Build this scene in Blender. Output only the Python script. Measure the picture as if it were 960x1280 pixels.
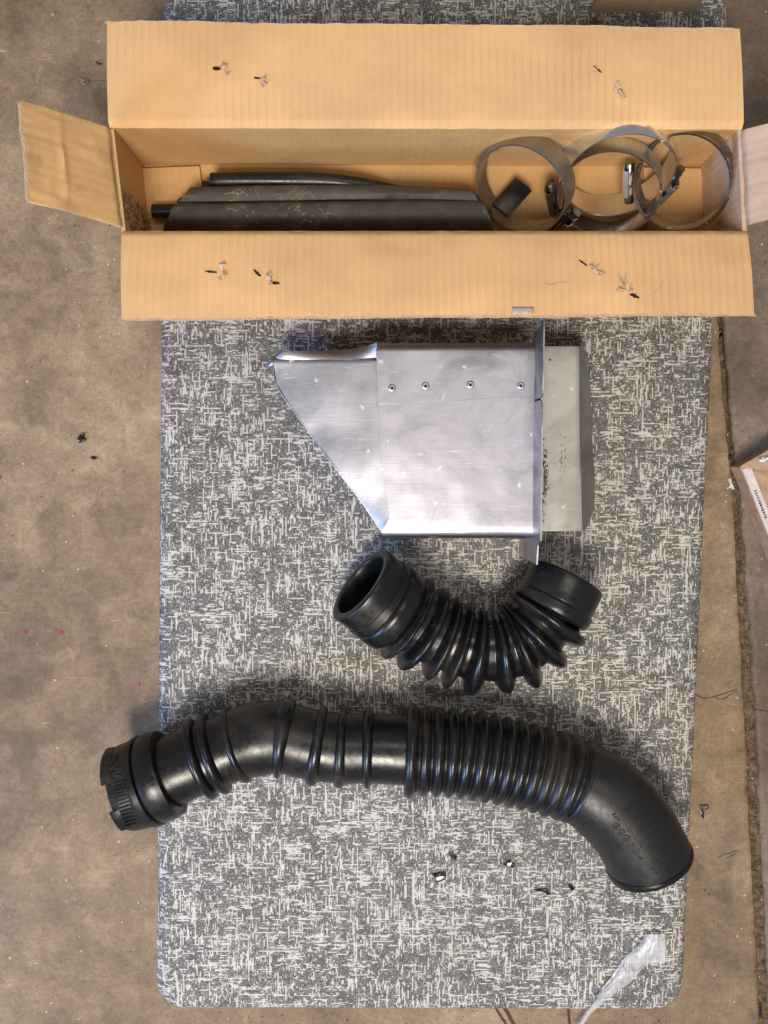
import bpy, math, random
from mathutils import Vector, Matrix, noise

for o in list(bpy.data.objects): bpy.data.objects.remove(o)
scene = bpy.context.scene
COL = scene.collection
rnd = random.Random(7)

# ------------------------------------------------------------------ camera
FPX, CAMH, TILT = 1060.0, 0.80, math.radians(3.4)
cam = bpy.data.cameras.new('camera')
cam.sensor_fit = 'VERTICAL'; cam.sensor_height = 36.0; cam.lens = 36.0 * FPX / 1280.0
cam.clip_start = 0.01; cam.clip_end = 50
camo = bpy.data.objects.new('camera', cam); COL.objects.link(camo)
camo.location = (0, 0, CAMH); camo.rotation_euler = (-TILT, 0, 0)
scene.camera = camo

# ------------------------------------------------------------------ world and lamps
world = bpy.data.worlds.new('World'); scene.world = world; world.use_nodes = True
bg = world.node_tree.nodes['Background']
bg.inputs[0].default_value = (0.96, 0.97, 1.0, 1); bg.inputs[1].default_value = 0.22

def area(name, loc, target, size, size_y, energy, color):
    l = bpy.data.lights.new(name, 'AREA'); l.shape = 'RECTANGLE'
    l.size = size; l.size_y = size_y; l.energy = energy; l.color = color
    o = bpy.data.objects.new(name, l); COL.objects.link(o)
    o.location = loc
    o.rotation_euler = (Vector(target) - Vector(loc)).to_track_quat('-Z', 'Y').to_euler()
    return o
area('ceiling_lamp', (-0.16, -0.92, 1.85), (0, -0.1, 0), 0.65, 0.65, 44, (1.0, 0.92, 0.80))
area('ceiling_lamp', (0.5, 0.9, 2.5), (0, 0.0, 0), 1.6, 0.5, 10, (1.0, 0.92, 0.80))
area('doorway_light', (-2.0, -1.25, 1.05), (0, 0, 0.05), 0.75, 0.7, 44, (0.30, 0.52, 1.0))

scene.view_settings.view_transform = 'Standard'
scene.view_settings.look = 'None'
scene.view_settings.exposure = 0.0
scene.view_settings.gamma = 1.0

# ------------------------------------------------------------------ geometry helpers
CT, ST = math.cos(TILT), math.sin(TILT)
def at(px, py, z):
    """point of the place seen at a photo pixel, at height z"""
    x = (px - 480) / FPX; y = -(py - 640) / FPX; w = -1.0
    d = Vector((x, y * CT + w * ST, -y * ST + w * CT))
    t = (z - CAMH) / d.z
    return Vector((0, 0, CAMH)) + d * t
def proj(P):
    q = Vector(P) - Vector((0, 0, CAMH))
    y = q.y * CT - q.z * ST; z = q.y * ST + q.z * CT
    return (480 + FPX * q.x / -z, 640 - FPX * y / -z)
def mpp(z): return (CAMH - z) / FPX      # metres per photo pixel at height z

ORG = {}
class MB:
    def __init__(s): s.v = []; s.f = []; s.uv = {}
    def add(s, vs, fs):
        b = len(s.v); s.v += [Vector(v) for v in vs]; s.f += [[b + i for i in f] for f in fs]; return b
    def box(s, c, a, b, d):
        """box at c with half-axis vectors a,b,d"""
        c, a, b, d = map(Vector, (c, a, b, d))
        vs = [c + i * a + j * b + k * d for k in (-1, 1) for j in (-1, 1) for i in (-1, 1)]
        s.add(vs, [(0,2,3,1),(4,5,7,6),(0,1,5,4),(2,6,7,3),(0,4,6,2),(1,3,7,5)])
    def build(s, name, mat, parent=None, smooth=False, auto=None):
        org = ORG.get(parent.name, Vector((0, 0, 0))) if parent else Vector((0, 0, 0))
        me = bpy.data.meshes.new(name)
        me.from_pydata([tuple(v - org) for v in s.v], [], s.f)
        if s.uv:
            l = me.uv_layers.new(name='UVMap')
            for poly in me.polygons:
                for li, vi in zip(poly.loop_indices, poly.vertices):
                    l.data[li].uv = s.uv.get(vi, (0, 0))
        me.update()
        if smooth:
            me.polygons.foreach_set('use_smooth', [True] * len(me.polygons))
            if auto: me.set_sharp_from_angle(angle=math.radians(auto))
        o = bpy.data.objects.new(name, me); COL.objects.link(o)
        if mat: me.materials.append(mat)
        if parent:
            o.parent = parent; ORG[o.name] = org
        return o

def root(name, loc, label, cat, group=None):
    o = bpy.data.objects.new(name, None); COL.objects.link(o)
    o.empty_display_size = 0.02
    o.location = loc; ORG[o.name] = Vector(loc)
    return tag(o, label, cat, group)
def tag(o, label=None, cat=None, group=None, kind=None):
    if label: o['label'] = label
    if cat: o['category'] = cat
    if group: o['group'] = group
    if kind: o['kind'] = kind
    return o

def sheet(m, rows, th, uvm=True, down=True):
    """solid sheet from a grid of points; thickness goes to the back (below) side"""
    R, C = len(rows), len(rows[0])
    P = [[Vector(p) for p in r] for r in rows]
    N = [[None] * C for _ in range(R)]
    for i in range(R):
        for j in range(C):
            du = P[i][min(j + 1, C - 1)] - P[i][max(j - 1, 0)]
            dv = P[min(i + 1, R - 1)][j] - P[max(i - 1, 0)][j]
            n = du.cross(dv)
            N[i][j] = n.normalized() if n.length > 1e-12 else Vector((0, 0, 1))
    b = len(m.v)
    top = [[P[i][j] for j in range(C)] for i in range(R)]
    bot = [[P[i][j] - N[i][j] * th for j in range(C)] for i in range(R)]
    for g in (top, bot):
        for r in g: m.v += r
    n = R * C
    T = lambda i, j: b + i * C + j
    B = lambda i, j: b + n + i * C + j
    for i in range(R - 1):
        for j in range(C - 1):
            m.f.append([T(i, j), T(i, j + 1), T(i + 1, j + 1), T(i + 1, j)])
            m.f.append([B(i, j), B(i + 1, j), B(i + 1, j + 1), B(i, j + 1)])
    for i in range(R - 1):
        m.f.append([T(i, 0), T(i + 1, 0), B(i + 1, 0), B(i, 0)])
        m.f.append([T(i, C - 1), B(i, C - 1), B(i + 1, C - 1), T(i + 1, C - 1)])
    for j in range(C - 1):
        m.f.append([T(0, j), B(0, j), B(0, j + 1), T(0, j + 1)])
        m.f.append([T(R - 1, j), T(R - 1, j + 1), B(R - 1, j + 1), B(R - 1, j)])
    if uvm:
        for i in range(R):
            u = 0; 
            for j in range(C):
                if j: u += (P[i][j] - P[i][j - 1]).length
                vv = sum((P[k][j] - P[k - 1][j]).length for k in range(1, i + 1)) if R < 60 else i * 0.01
                m.uv[T(i, j)] = (u, vv); m.uv[B(i, j)] = (u, vv)
    return N

def lerp(a, b, t): return a + (b - a) * t
def bil(c00, c10, c11, c01, u, v):
    return (c00 * (1 - u) + c10 * u) * (1 - v) + (c01 * (1 - u) + c11 * u) * v
def n1(*a, s=1.0): return noise.noise(Vector([x * s for x in (list(a) + [0, 0])[:3]]))

class Path:
    def __init__(s, ctrl, n=40):
        P = [Vector(c) for c in ctrl]
        Q = [P[0] * 2 - P[1]] + P + [P[-1] * 2 - P[-2]]
        pts = []
        for i in range(1, len(Q) - 2):
            for k in range(n):
                t = k / n
                a, b, c, d = Q[i - 1], Q[i], Q[i + 1], Q[i + 2]
                pts.append(0.5 * ((2 * b) + (c - a) * t + (2 * a - 5 * b + 4 * c - d) * t * t + (3 * b - a - 3 * c + d) * t ** 3))
        pts.append(P[-1])
        s.p = pts; s.s = [0]
        for i in range(1, len(pts)): s.s.append(s.s[-1] + (pts[i] - pts[i - 1]).length)
        s.L = s.s[-1]
        s.t = [(pts[min(i + 1, len(pts) - 1)] - pts[max(i - 1, 0)]).normalized() for i in range(len(pts))]
        up = Vector((0, 0, 1)); s.nrm = []
        u = (up - s.t[0] * up.dot(s.t[0])).normalized()
        for t in s.t:
            u = (u - t * u.dot(t)).normalized(); s.nrm.append(u.copy())
    def at(s, q):
        if q <= 0: return s.p[0] + s.t[0] * q, s.t[0], s.nrm[0]
        if q >= s.L: return s.p[-1] + s.t[-1] * (q - s.L), s.t[-1], s.nrm[-1]
        lo, hi = 0, len(s.s) - 1
        while hi - lo > 1:
            m = (lo + hi) // 2
            if s.s[m] <= q: lo = m
            else: hi = m
        f = (q - s.s[lo]) / max(1e-9, s.s[hi] - s.s[lo])
        return s.p[lo].lerp(s.p[hi], f), s.t[lo].lerp(s.t[hi], f).normalized(), s.nrm[lo].lerp(s.nrm[hi], f).normalized()
    def sat(s, px, py):
        best = min(range(len(s.p)), key=lambda i: (proj(s.p[i])[0] - px) ** 2 + (proj(s.p[i])[1] - py) ** 2)
        return s.s[best]
def turn(m, path, prof, n=64, wob=0.0, squash=None):
    """sweep a closed ring along path; prof is a list of (s, r)"""
    b = len(m.v)
    for (q, r) in prof:
        c, t, u = path.at(q); w = t.cross(u)
        for k in range(n):
            a = 2 * math.pi * k / n
            rr = (r(a) if callable(r) else r) * (1 + wob * n1(q * 25, math.cos(a) * 1.3, math.sin(a) * 1.3))
            su = 1.0 if not squash else squash(q, a)
            m.v.append(c + (u * math.cos(a) + w * math.sin(a)) * rr * su)
    for i in range(len(prof) - 1):
        for k in range(n):
            k2 = (k + 1) % n
            m.f.append([b + i * n + k, b + i * n + k2, b + (i + 1) * n + k2, b + (i + 1) * n + k])
def tube(m, pts, r, n=10, cap=True):
    """round bar along points; r number or list"""
    pts = [Vector(p) for p in pts]
    rs = r if isinstance(r, (list, tuple)) else [r] * len(pts)
    up = Vector((0, 0, 1)); t0 = (pts[1] - pts[0]).normalized()
    if abs(t0.z) > .9: up = Vector((1, 0, 0))
    u = (up - t0 * up.dot(t0)).normalized(); b = len(m.v)
    for i, p in enumerate(pts):
        t = (pts[min(i + 1, len(pts) - 1)] - pts[max(i - 1, 0)]).normalized()
        u = (u - t * u.dot(t)).normalized(); w = t.cross(u)
        for k in range(n):
            a = 2 * math.pi * k / n; m.v.append(p + (u * math.cos(a) + w * math.sin(a)) * rs[i])
    for i in range(len(pts) - 1):
        for k in range(n):
            k2 = (k + 1) % n
            m.f.append([b + i * n + k, b + i * n + k2, b + (i + 1) * n + k2, b + (i + 1) * n + k])
    if cap:
        m.f.append([b + k for k in range(n)][::-1]); e = b + (len(pts) - 1) * n
        m.f.append([e + k for k in range(n)])

# ------------------------------------------------------------------ materials
class NT:
    def __init__(s, name):
        s.m = bpy.data.materials.new(name); s.m.use_nodes = True
        s.t = s.m.node_tree; s.b = s.t.nodes['Principled BSDF']; s.out = s.t.nodes['Material Output']
    def n(s, typ, **kw):
        nd = s.t.nodes.new(typ)
        for k, v in kw.items():
            if k.startswith('i_'):
                key = k[2:].replace('_', ' ')
                nd.inputs[int(key) if key.isdigit() else key].default_value = v
            else: setattr(nd, k, v)
        return nd
    def l(s, a, b): s.t.links.new(a, b)
    def math(s, op, a, b=None, c=None, clamp=False):
        nd = s.n('ShaderNodeMath', operation=op, use_clamp=clamp)
        for i, v in enumerate((a, b, c)):
            if v is None: continue
            if isinstance(v, (int, float)): nd.inputs[i].default_value = v
            else: s.l(v, nd.inputs[i])
        return nd.outputs[0]
    def coord(s, kind='Object', scale=None, rot=None):
        c = s.n('ShaderNodeTexCoord').outputs[kind]
        if scale is None and rot is None: return c
        mp = s.n('ShaderNodeMapping')
        if scale: mp.inputs['Scale'].default_value = scale
        if rot: mp.inputs['Rotation'].default_value = rot
        s.l(c, mp.inputs['Vector']); return mp.outputs[0]
    def noise(s, vec, scale, detail=3, rough=.55, dist=0):
        nd = s.n('ShaderNodeTexNoise'); nd.inputs['Scale'].default_value = scale
        nd.inputs['Detail'].default_value = detail; nd.inputs['Roughness'].default_value = rough
        nd.inputs['Distortion'].default_value = dist
        s.l(vec, nd.inputs['Vector']); return nd.outputs['Fac']
    def ramp(s, fac, stops, interp='LINEAR'):
        r = s.n('ShaderNodeValToRGB'); cr = r.color_ramp; cr.interpolation = interp
        while len(cr.elements) < len(stops): cr.elements.new(.5)
        for e, (p, c) in zip(cr.elements, stops):
            e.position = p; e.color = (*c, 1) if len(c) == 3 else c
        s.l(fac, r.inputs[0]); return r.outputs[0]
    def rng(s, fac, a, b, c=0.0, d=1.0):
        nd = s.n('ShaderNodeMapRange'); nd.inputs[1].default_value = a; nd.inputs[2].default_value = b
        nd.inputs[3].default_value = c; nd.inputs[4].default_value = d; s.l(fac, nd.inputs[0]); return nd.outputs[0]
    def mix(s, fac, a, b, mode='MIX'):
        nd = s.n('ShaderNodeMix', data_type='RGBA', blend_type=mode)
        for sock, v in ((nd.inputs[0], fac), (nd.inputs[6], a), (nd.inputs[7], b)):
            if isinstance(v, (int, float)): sock.default_value = v
            elif isinstance(v, tuple): sock.default_value = (*v, 1)
            else: s.l(v, sock)
        return nd.outputs[2]
    def bump(s, h, strength=.3, dist=.001, prev=None):
        nd = s.n('ShaderNodeBump'); nd.inputs['Strength'].default_value = strength
        nd.inputs['Distance'].default_value = dist; s.l(h, nd.inputs['Height'])
        if prev: s.l(prev, nd.inputs['Normal'])
        return nd.outputs[0]
    def done(s, color=None, rough=None, normal=None, metal=None, spec=None):
        for key, v in (('Base Color', color), ('Roughness', rough), ('Normal', normal), ('Metallic', metal), ('Specular IOR Level', spec)):
            if v is None: continue
            if isinstance(v, (int, float)): s.b.inputs[key].default_value = v
            elif isinstance(v, tuple): s.b.inputs[key].default_value = (*v, 1)
            else: s.l(v, s.b.inputs[key])
        return s.m
def plain(name, col, rough=.6, metal=0, spec=.5, var=.15, sc=300):
    t = NT(name); c = t.coord()
    f = t.noise(c, sc, 3)
    k = t.mix(t.rng(f, .3, .7), tuple(x * (1 - var) for x in col), tuple(min(1, x * (1 + var)) for x in col))
    return t.done(k, rough, t.bump(f, .15, .0005), metal, spec)

def mat_concrete(name, dark, mid, light, seed):
    t = NT(name); c = t.coord()
    off = t.n('ShaderNodeVectorMath', operation='ADD'); t.l(c, off.inputs[0]); off.inputs[1].default_value = (seed, seed * .7, 0)
    c = off.outputs[0]
    big = t.noise(c, 3.2, 5, .6, .6); med = t.noise(c, 17, 6, .65, .3); fine = t.noise(c, 210, 4, .7); vf = t.noise(c, 900, 2, .6)
    a = t.math('MULTIPLY_ADD', big, .55, t.math('MULTIPLY', med, .45))
    col = t.ramp(a, [(.38, dark), (.5, mid), (.61, light)])
    g = t.rng(fine, .25, .75, .78, 1.22)
    gv = t.n('ShaderNodeVectorMath', operation='SCALE'); t.l(col, gv.inputs[0]); t.l(g, gv.inputs['Scale'])
    col = gv.outputs[0]
    gv2 = t.n('ShaderNodeVectorMath', operation='SCALE'); t.l(col, gv2.inputs[0]); t.l(t.rng(vf, .3, .7, .74, 1.26), gv2.inputs['Scale'])
    col = gv2.outputs[0]
    bl_ = t.noise(c, 62, 5, .7, .8)
    gv3 = t.n('ShaderNodeVectorMath', operation='SCALE'); t.l(col, gv3.inputs[0]); t.l(t.rng(bl_, .3, .7, .80, 1.20), gv3.inputs['Scale']); col = gv3.outputs[0]
    # scuffs: long thin pale scratches
    sc = t.noise(t.coord('Object', (22, 260, 1), (0, 0, .9)), 1.0, 3, .6, 1.2)
    col = t.mix(t.math('MULTIPLY', t.rng(sc, .66, .74), t.rng(med, .5, .6)), col, tuple(min(1, x * 1.35) for x in light))
    # oily stains
    st = t.noise(c, 9, 4, .6, 1.5)
    col = t.mix(t.math('MULTIPLY', t.rng(st, .57, .72), .45), col, tuple(x * .55 for x in dark))
    # fine pale and dark aggregate
    vo = t.n('ShaderNodeTexVoronoi'); vo.inputs['Scale'].default_value = 190; vo.inputs['Randomness'].default_value = 1.0
    dv = t.n('ShaderNodeTexNoise'); dv.inputs['Scale'].default_value = 500; t.l(c, dv.inputs['Vector'])
    vm = t.n('ShaderNodeVectorMath', operation='MULTIPLY_ADD'); t.l(dv.outputs['Color'], vm.inputs[0]); vm.inputs[1].default_value = (.0022, .0022, 0); t.l(c, vm.inputs[2])
    t.l(vm.outputs[0], vo.inputs['Vector'])
    wn = t.n('ShaderNodeTexWhiteNoise', noise_dimensions='3D'); t.l(vo.outputs['Position'], wn.inputs['Vector'])
    spot = t.math('MULTIPLY', t.math('LESS_THAN', vo.outputs['Distance'], .17), t.math('GREATER_THAN', wn.outputs['Value'], .965))
    col = t.mix(t.math('MULTIPLY', spot, .7), col, (.62, .55, .45))
    spot2 = t.math('MULTIPLY', t.math('LESS_THAN', vo.outputs['Distance'], .19), t.math('LESS_THAN', wn.outputs['Value'], .03))
    col = t.mix(t.math('MULTIPLY', spot2, .6), col, (.05, .04, .03))
    h = t.math('ADD', fine, t.math('MULTIPLY', med, 1.5))
    return t.done(col, t.rng(med, .3, .7, .55, .8), t.bump(h, .35, .0012), 0, .35)
M_floor = mat_concrete('concrete', (.140, .097, .060), (.240, .170, .107), (.350, .260, .170), 0.0)
M_floor2 = mat_concrete('concrete_brown', (.100, .072, .055), (.165, .122, .094), (.240, .188, .146), 4.3)

def mat_weave():
    t = NT('woven_fabric'); c = t.coord()
    sep = t.n('ShaderNodeSeparateXYZ'); t.l(c, sep.inputs[0]); X, Y = sep.outputs[0], sep.outputs[1]
    pitch = .00108
    def layer(along, across, seed, p, fine, thr):
        row = t.math('FLOOR', t.math('DIVIDE', across, p))
        rr = t.n('ShaderNodeTexWhiteNoise', noise_dimensions='1D'); t.l(t.math('ADD', row, seed), rr.inputs['W'])
        cmb = t.n('ShaderNodeCombineXYZ')
        # every row is its own stretch of thread noise
        t.l(t.math('ADD', t.math('MULTIPLY', along, fine), t.math('MULTIPLY', rr.outputs['Value'], 57)), cmb.inputs[0])
        t.l(t.math('MULTIPLY', row, 13.7), cmb.inputs[1]); cmb.inputs[2].default_value = seed
        v = t.noise(cmb.outputs[0], 1.0, 2, .6)
        w = t.math('SUBTRACT', v, t.math('MULTIPLY', rr.outputs['Value'], .0))
        gate = t.math('MULTIPLY_ADD', rr.outputs['Value'], .10, thr)      # some rows carry long strokes, some none
        return t.math('SUBTRACT', w, gate)
    patch = t.noise(c, 62, 3, .6)
    patch2 = t.noise(t.coord('Object', (1, 1, 1), (0, 0, .4)), 16, 2, .5)
    bias = t.math('ADD', t.rng(patch, .3, .7, -.045, .045), t.rng(patch2, .3, .7, -.012, .012))
    hp = t.rng(t.noise(t.coord('Object', (1, 1.4, 1)), 42, 2), .35, .65, -.05, .05)      # where the weft shows, elsewhere the warp
    H = t.math('MAXIMUM', layer(X, Y, 3.1, pitch, 62, .560), layer(X, Y, 21.7, pitch, 165, .583))
    V = t.math('MAXIMUM', layer(Y, X, 9.4, pitch, 62, .560), layer(Y, X, 31.9, pitch, 165, .583))
    H = t.math('ADD', H, t.math('ADD', bias, hp)); V = t.math('ADD', V, t.math('SUBTRACT', bias, hp))
    sn = t.n('ShaderNodeVectorMath', operation='SNAP'); t.l(c, sn.inputs[0]); sn.inputs[1].default_value = (.0009, .0009, 1)
    wn = t.n('ShaderNodeTexWhiteNoise', noise_dimensions='2D'); t.l(sn.outputs[0], wn.inputs['Vector'])
    # speckled half tones of single crossings
    S = t.math('MULTIPLY', t.rng(t.math('ADD', wn.outputs['Value'], t.math('MULTIPLY', bias, 3.5)), .45, 1.10), .62)
    mx = t.math('MAXIMUM', H, V)
    f = t.math('MAXIMUM', t.rng(mx, -.012, .03), S)
    fib = t.noise(c, 2200, 2, .6)
    dk = t.mix(fib, (.058, .056, .054), (.118, .113, .109))
    lt = t.mix(fib, (.46, .435, .405), (.65, .62, .58))
    col = t.mix(f, dk, lt)
    soil = t.noise(c, 8, 4, .6)
    col = t.mix(t.rng(soil, .5, .75, 0, .22), col, (.14, .115, .09))
    h = t.math('ADD', t.math('MULTIPLY', f, .6), fib)
    return t.done(col, .62, t.bump(h, .35, .0006), 0, .3)
M_mat = mat_weave()
M_matedge = plain('mat_backing', (.05, .05, .05), .8)

def mat_card(name, base, dirt=.0, lines=.42):
    t = NT(name); c = t.coord(); uv = t.n('ShaderNodeUVMap').outputs[0]
    sep = t.n('ShaderNodeSeparateXYZ'); t.l(uv, sep.inputs[0])
    wob = t.noise(uv, 30, 2)
    w = t.math('SINE', t.math('MULTIPLY_ADD', sep.outputs[0], 2 * math.pi / .0066, t.math('MULTIPLY', wob, 1.2)))
    f = t.noise(c, 420, 4, .7); b = t.noise(c, 12, 4, .6); md = t.noise(c, 60, 3, .6)
    st = t.noise(t.coord('Object', (900, 120, 300)), 1.0, 2, .6)
    lo = tuple(x * .84 for x in base); hi = tuple(min(1, x * 1.10) for x in base)
    col = t.mix(t.rng(b, .3, .7), lo, hi)
    col = t.mix(t.rng(f, .62, .78, 0, .35), col, tuple(x * .62 for x in base))
    col = t.mix(t.rng(st, .3, .7, 0, .12), col, tuple(min(1, x * 1.3) for x in base))
    # glue lines of the flutes showing through, in patches
    ln = t.math('MULTIPLY', t.rng(w, .72, 1.0), t.rng(t.noise(uv, 14, 4), .46, .66, 0, lines))
    col = t.mix(ln, col, tuple(x * .66 for x in base))
    if dirt:
        d = t.noise(c, 26, 4, .6, .6)
        col = t.mix(t.rng(d, .52, .7, 0, dirt), col, (.16, .10, .06))
    h = t.math('ADD', t.math('MULTIPLY', w, .35), t.math('MULTIPLY', f, .5))
    return t.done(col, .82, t.bump(h, .30, .0005), 0, .2)
CARD = (.70, .435, .215)
M_card = mat_card('cardboard', CARD)
M_card_in = mat_card('cardboard_inside', (.60, .37, .165), .15)
M_card_dirty = mat_card('cardboard_stained', (.70, .445, .215), .35)
M_card_pale = mat_card('cardboard_taped', (.60, .43, .32), .15)
M_core = plain('cardboard_core', (.55, .40, .26), .9, 0, .1, .35, 700)
M_torn = plain('torn_paper', (.58, .42, .29), .9, 0, .1, .3, 900)
M_torn_dark = plain('torn_hole', (.030, .018, .010), .95, 0, .05)
M_tape = plain('clear_tape', (.42, .36, .31), .25, 0, .5, .2, 500)

def mat_rubber(name, base=(.008, .008, .009), dust=.36, rough=(.21, .42), dustcol=(.10, .075, .05), chalk=False):
    t = NT(name); c = t.coord()
    b = t.noise(c, 22, 4, .6); f = t.noise(c, 260, 4, .65); g = t.noise(c, 6, 3)
    col = t.mix(t.math('MULTIPLY', t.rng(b, .5, .72), dust), base, dustcol)
    col = t.mix(t.math('MULTIPLY', t.rng(f, .60, .72), dust * .5), col, tuple(x * .8 for x in dustcol))
    sc = t.noise(t.coord('Object', (120, 18, 60), (0, 0, .5)), 1.0, 4, .65, 1.0)
    col = t.mix(t.math('MULTIPLY', t.rng(sc, .66, .74), dust * .4), col, (.22, .19, .15))
    if chalk:
        ln = t.math('ABSOLUTE', t.math('SUBTRACT', t.noise(c, 34, 3, .6, 1.0), .5))
        mk = t.math('MULTIPLY', t.rng(ln, .004, .012, 1, 0), t.rng(t.noise(c, 11, 2), .56, .62))
        col = t.mix(t.math('MULTIPLY', mk, t.rng(f, .35, .6)), col, (.30, .265, .22))
    r = t.math('MULTIPLY_ADD', t.rng(b, .35, .7), rough[1] - rough[0], rough[0])
    r = t.math('ADD', r, t.rng(f, .4, .7, 0, .12))
    return t.done(col, r, t.bump(t.math('ADD', f, t.math('MULTIPLY', g, .6)), .10, .0008), 0, .5)
M_rub = mat_rubber('black_rubber')
M_rub2 = mat_rubber('black_rubber_smooth', dust=.18, rough=(.20, .38))
M_rubdust = mat_rubber('dusty_rubber', (.058, .050, .044), .85, (.48, .68), (.150, .128, .105), True)
M_rubdark = plain('rubber_inside', (.006, .007, .010), .55, 0, .3)

def mat_alu(name, base, rough=(.26, .46), stain=.4, tone=(.30, .27, .26)):
    t = NT(name); c = t.coord()
    b = t.noise(c, 13, 6, .68, .7); f = t.noise(c, 330, 4, .7)
    br = t.noise(t.coord('Object', (26, 700, 200)), 1.0, 3, .6)
    col = t.mix(t.math('MULTIPLY', t.rng(b, .46, .68), stain), base, tone)
    col = t.mix(t.rng(br, .3, .7, 0, .14), col, tuple(min(1, x * 1.25) for x in base))
    # white oxide blooms and water marks
    vo = t.n('ShaderNodeTexVoronoi'); vo.inputs['Scale'].default_value = 75
    dv = t.n('ShaderNodeTexNoise'); dv.inputs['Scale'].default_value = 260; t.l(c, dv.inputs['Vector'])
    vm = t.n('ShaderNodeVectorMath', operation='MULTIPLY_ADD'); t.l(dv.outputs['Color'], vm.inputs[0]); vm.inputs[1].default_value = (.009, .009, .009); t.l(c, vm.inputs[2])
    t.l(vm.outputs[0], vo.inputs['Vector'])
    wn = t.n('ShaderNodeTexWhiteNoise', noise_dimensions='3D'); t.l(vo.outputs['Position'], wn.inputs['Vector'])
    ox = t.math('MULTIPLY', t.rng(vo.outputs['Distance'], .06, .17, 1, 0), t.math('GREATER_THAN', wn.outputs['Value'], .82))
    sp = t.rng(t.noise(c, 520, 3, .7), .64, .74)
    ox = t.math('MAXIMUM', ox, t.math('MULTIPLY', sp, t.rng(t.noise(c, 18, 3), .48, .62)))
    scr = t.noise(t.coord('Object', (40, 620, 1), (0, 0, .6)), 1.0, 3, .6, .8)
    ox = t.math('MAXIMUM', ox, t.math('MULTIPLY', t.rng(scr, .66, .72), .7), clamp=True)
    col = t.mix(t.math('MULTIPLY', ox, .55), col, (.92, .92, .93))
    r = t.math('MULTIPLY_ADD', t.rng(b, .3, .7), rough[1] - rough[0], rough[0])
    r = t.math('MULTIPLY_ADD', ox, .25, r)
    dent = t.noise(c, 17, 2, .5)
    nm = t.bump(dent, .25, .006); nm = t.bump(t.math('ADD', f, br), .10, .0004, nm)
    return t.done(col, r, nm, t.math('MULTIPLY_ADD', ox, -.5, 1.0))
M_alu = mat_alu('aluminium', (.50, .485, .55), (.32, .48), .85, (.20, .195, .22))
M_alu2 = mat_alu('aluminium_dull', (.42, .41, .40), (.40, .56), .8, (.24, .215, .19))
M_alu3 = mat_alu('aluminium_worn', (.44, .44, .49), (.34, .5), .85, (.19, .19, .22))
M_steel = mat_alu('clamp_steel', (.88, .90, .94), (.26, .40), .45, (.34, .32, .30))
M_steel_mid = mat_alu('clamp_steel_worn', (.64, .65, .68), (.22, .36), .5, (.24, .22, .20))
M_steel_deep = mat_alu('clamp_steel_dark', (.27, .27, .285), (.16, .30), .5, (.12, .11, .10))
M_steel_dull = mat_alu('clamp_steel_dull', (.43, .41, .37), (.38, .54), .55, (.20, .175, .14))
M_steel_bright = plain('screw_steel', (.86, .87, .90), .30, .75, .5, .08)
M_steel_dark = plain('screw_head_steel', (.22, .21, .20), .35, 1, .5, .2)
M_slot = plain('band_slot', (.03, .028, .025), .7, 0, .2)

# ------------------------------------------------------------------ floor with its joint
joint_px = [(-400, 868), (-60, 881), (120, 887), (400, 898), (500, 905), (560, 911), (620, 917), (750, 923), (870, 930), (1000, 936), (1130, 943), (1280, 950), (1700, 972)]
def joint_x(py):
    for (a, xa), (b, xb) in zip(joint_px, joint_px[1:]):
        if a <= py <= b: return lerp(xa, xb, (py - a) / (b - a))
    return joint_px[-1][1]
def joint_w(py): return 7 + 6 * max(0, min(1, (py - 560) / 200)) if py > 420 else 6
ys = [-400 + i * 6 for i in range(351)]
def ragged(py, seed, amp): return amp * (n1(py * .045, seed) + .6 * n1(py * .16, seed + 5) + .3 * n1(py * .5, seed + 9))
mL, mR, mF = MB(), MB(), MB()
rowsL, rowsR = [], []
for py in ys:
    xl = joint_x(py) + ragged(py, 1.2, 1.6); xr = xl + joint_w(py) + ragged(py, 7.7, 2.0)
    e = at(xl, py, 0); g = at(xr, py, 0)
    rowsL.append([Vector((-4, e.y, 0)), Vector((e.x - .004, e.y, 0)), Vector((e.x - .0012, e.y, -.0006)), Vector((e.x, e.y, -.0022)), Vector((e.x + .0004, e.y, -.02))])
    rowsR.append([Vector((g.x - .0004, g.y, -.02)), Vector((g.x, g.y, -.0022)), Vector((g.x + .0014, g.y, -.0006)), Vector((g.x + .005, g.y, 0)), Vector((4, g.y, 0))])
def grid(m, rows):
    b = len(m.v); C = len(rows[0])
    for r in rows: m.v += r
    for i in range(len(rows) - 1):
        for j in range(C - 1):
            m.f.append([b + i * C + j, b + (i + 1) * C + j, b + (i + 1) * C + j + 1, b + i * C + j + 1])
def extend(rows):
    a = [v.copy() for v in rows[0]]; z = [v.copy() for v in rows[-1]]
    for v in a: v.y = 4
    for v in z: v.y = -4
    return [a] + rows + [z]
grid(mL, extend(rowsL)); grid(mR, extend(rowsR))
floor = tag(mL.build('concrete_floor', M_floor), kind='structure')
slab = tag(mR.build('concrete_slab', M_floor2), kind='structure')
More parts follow.
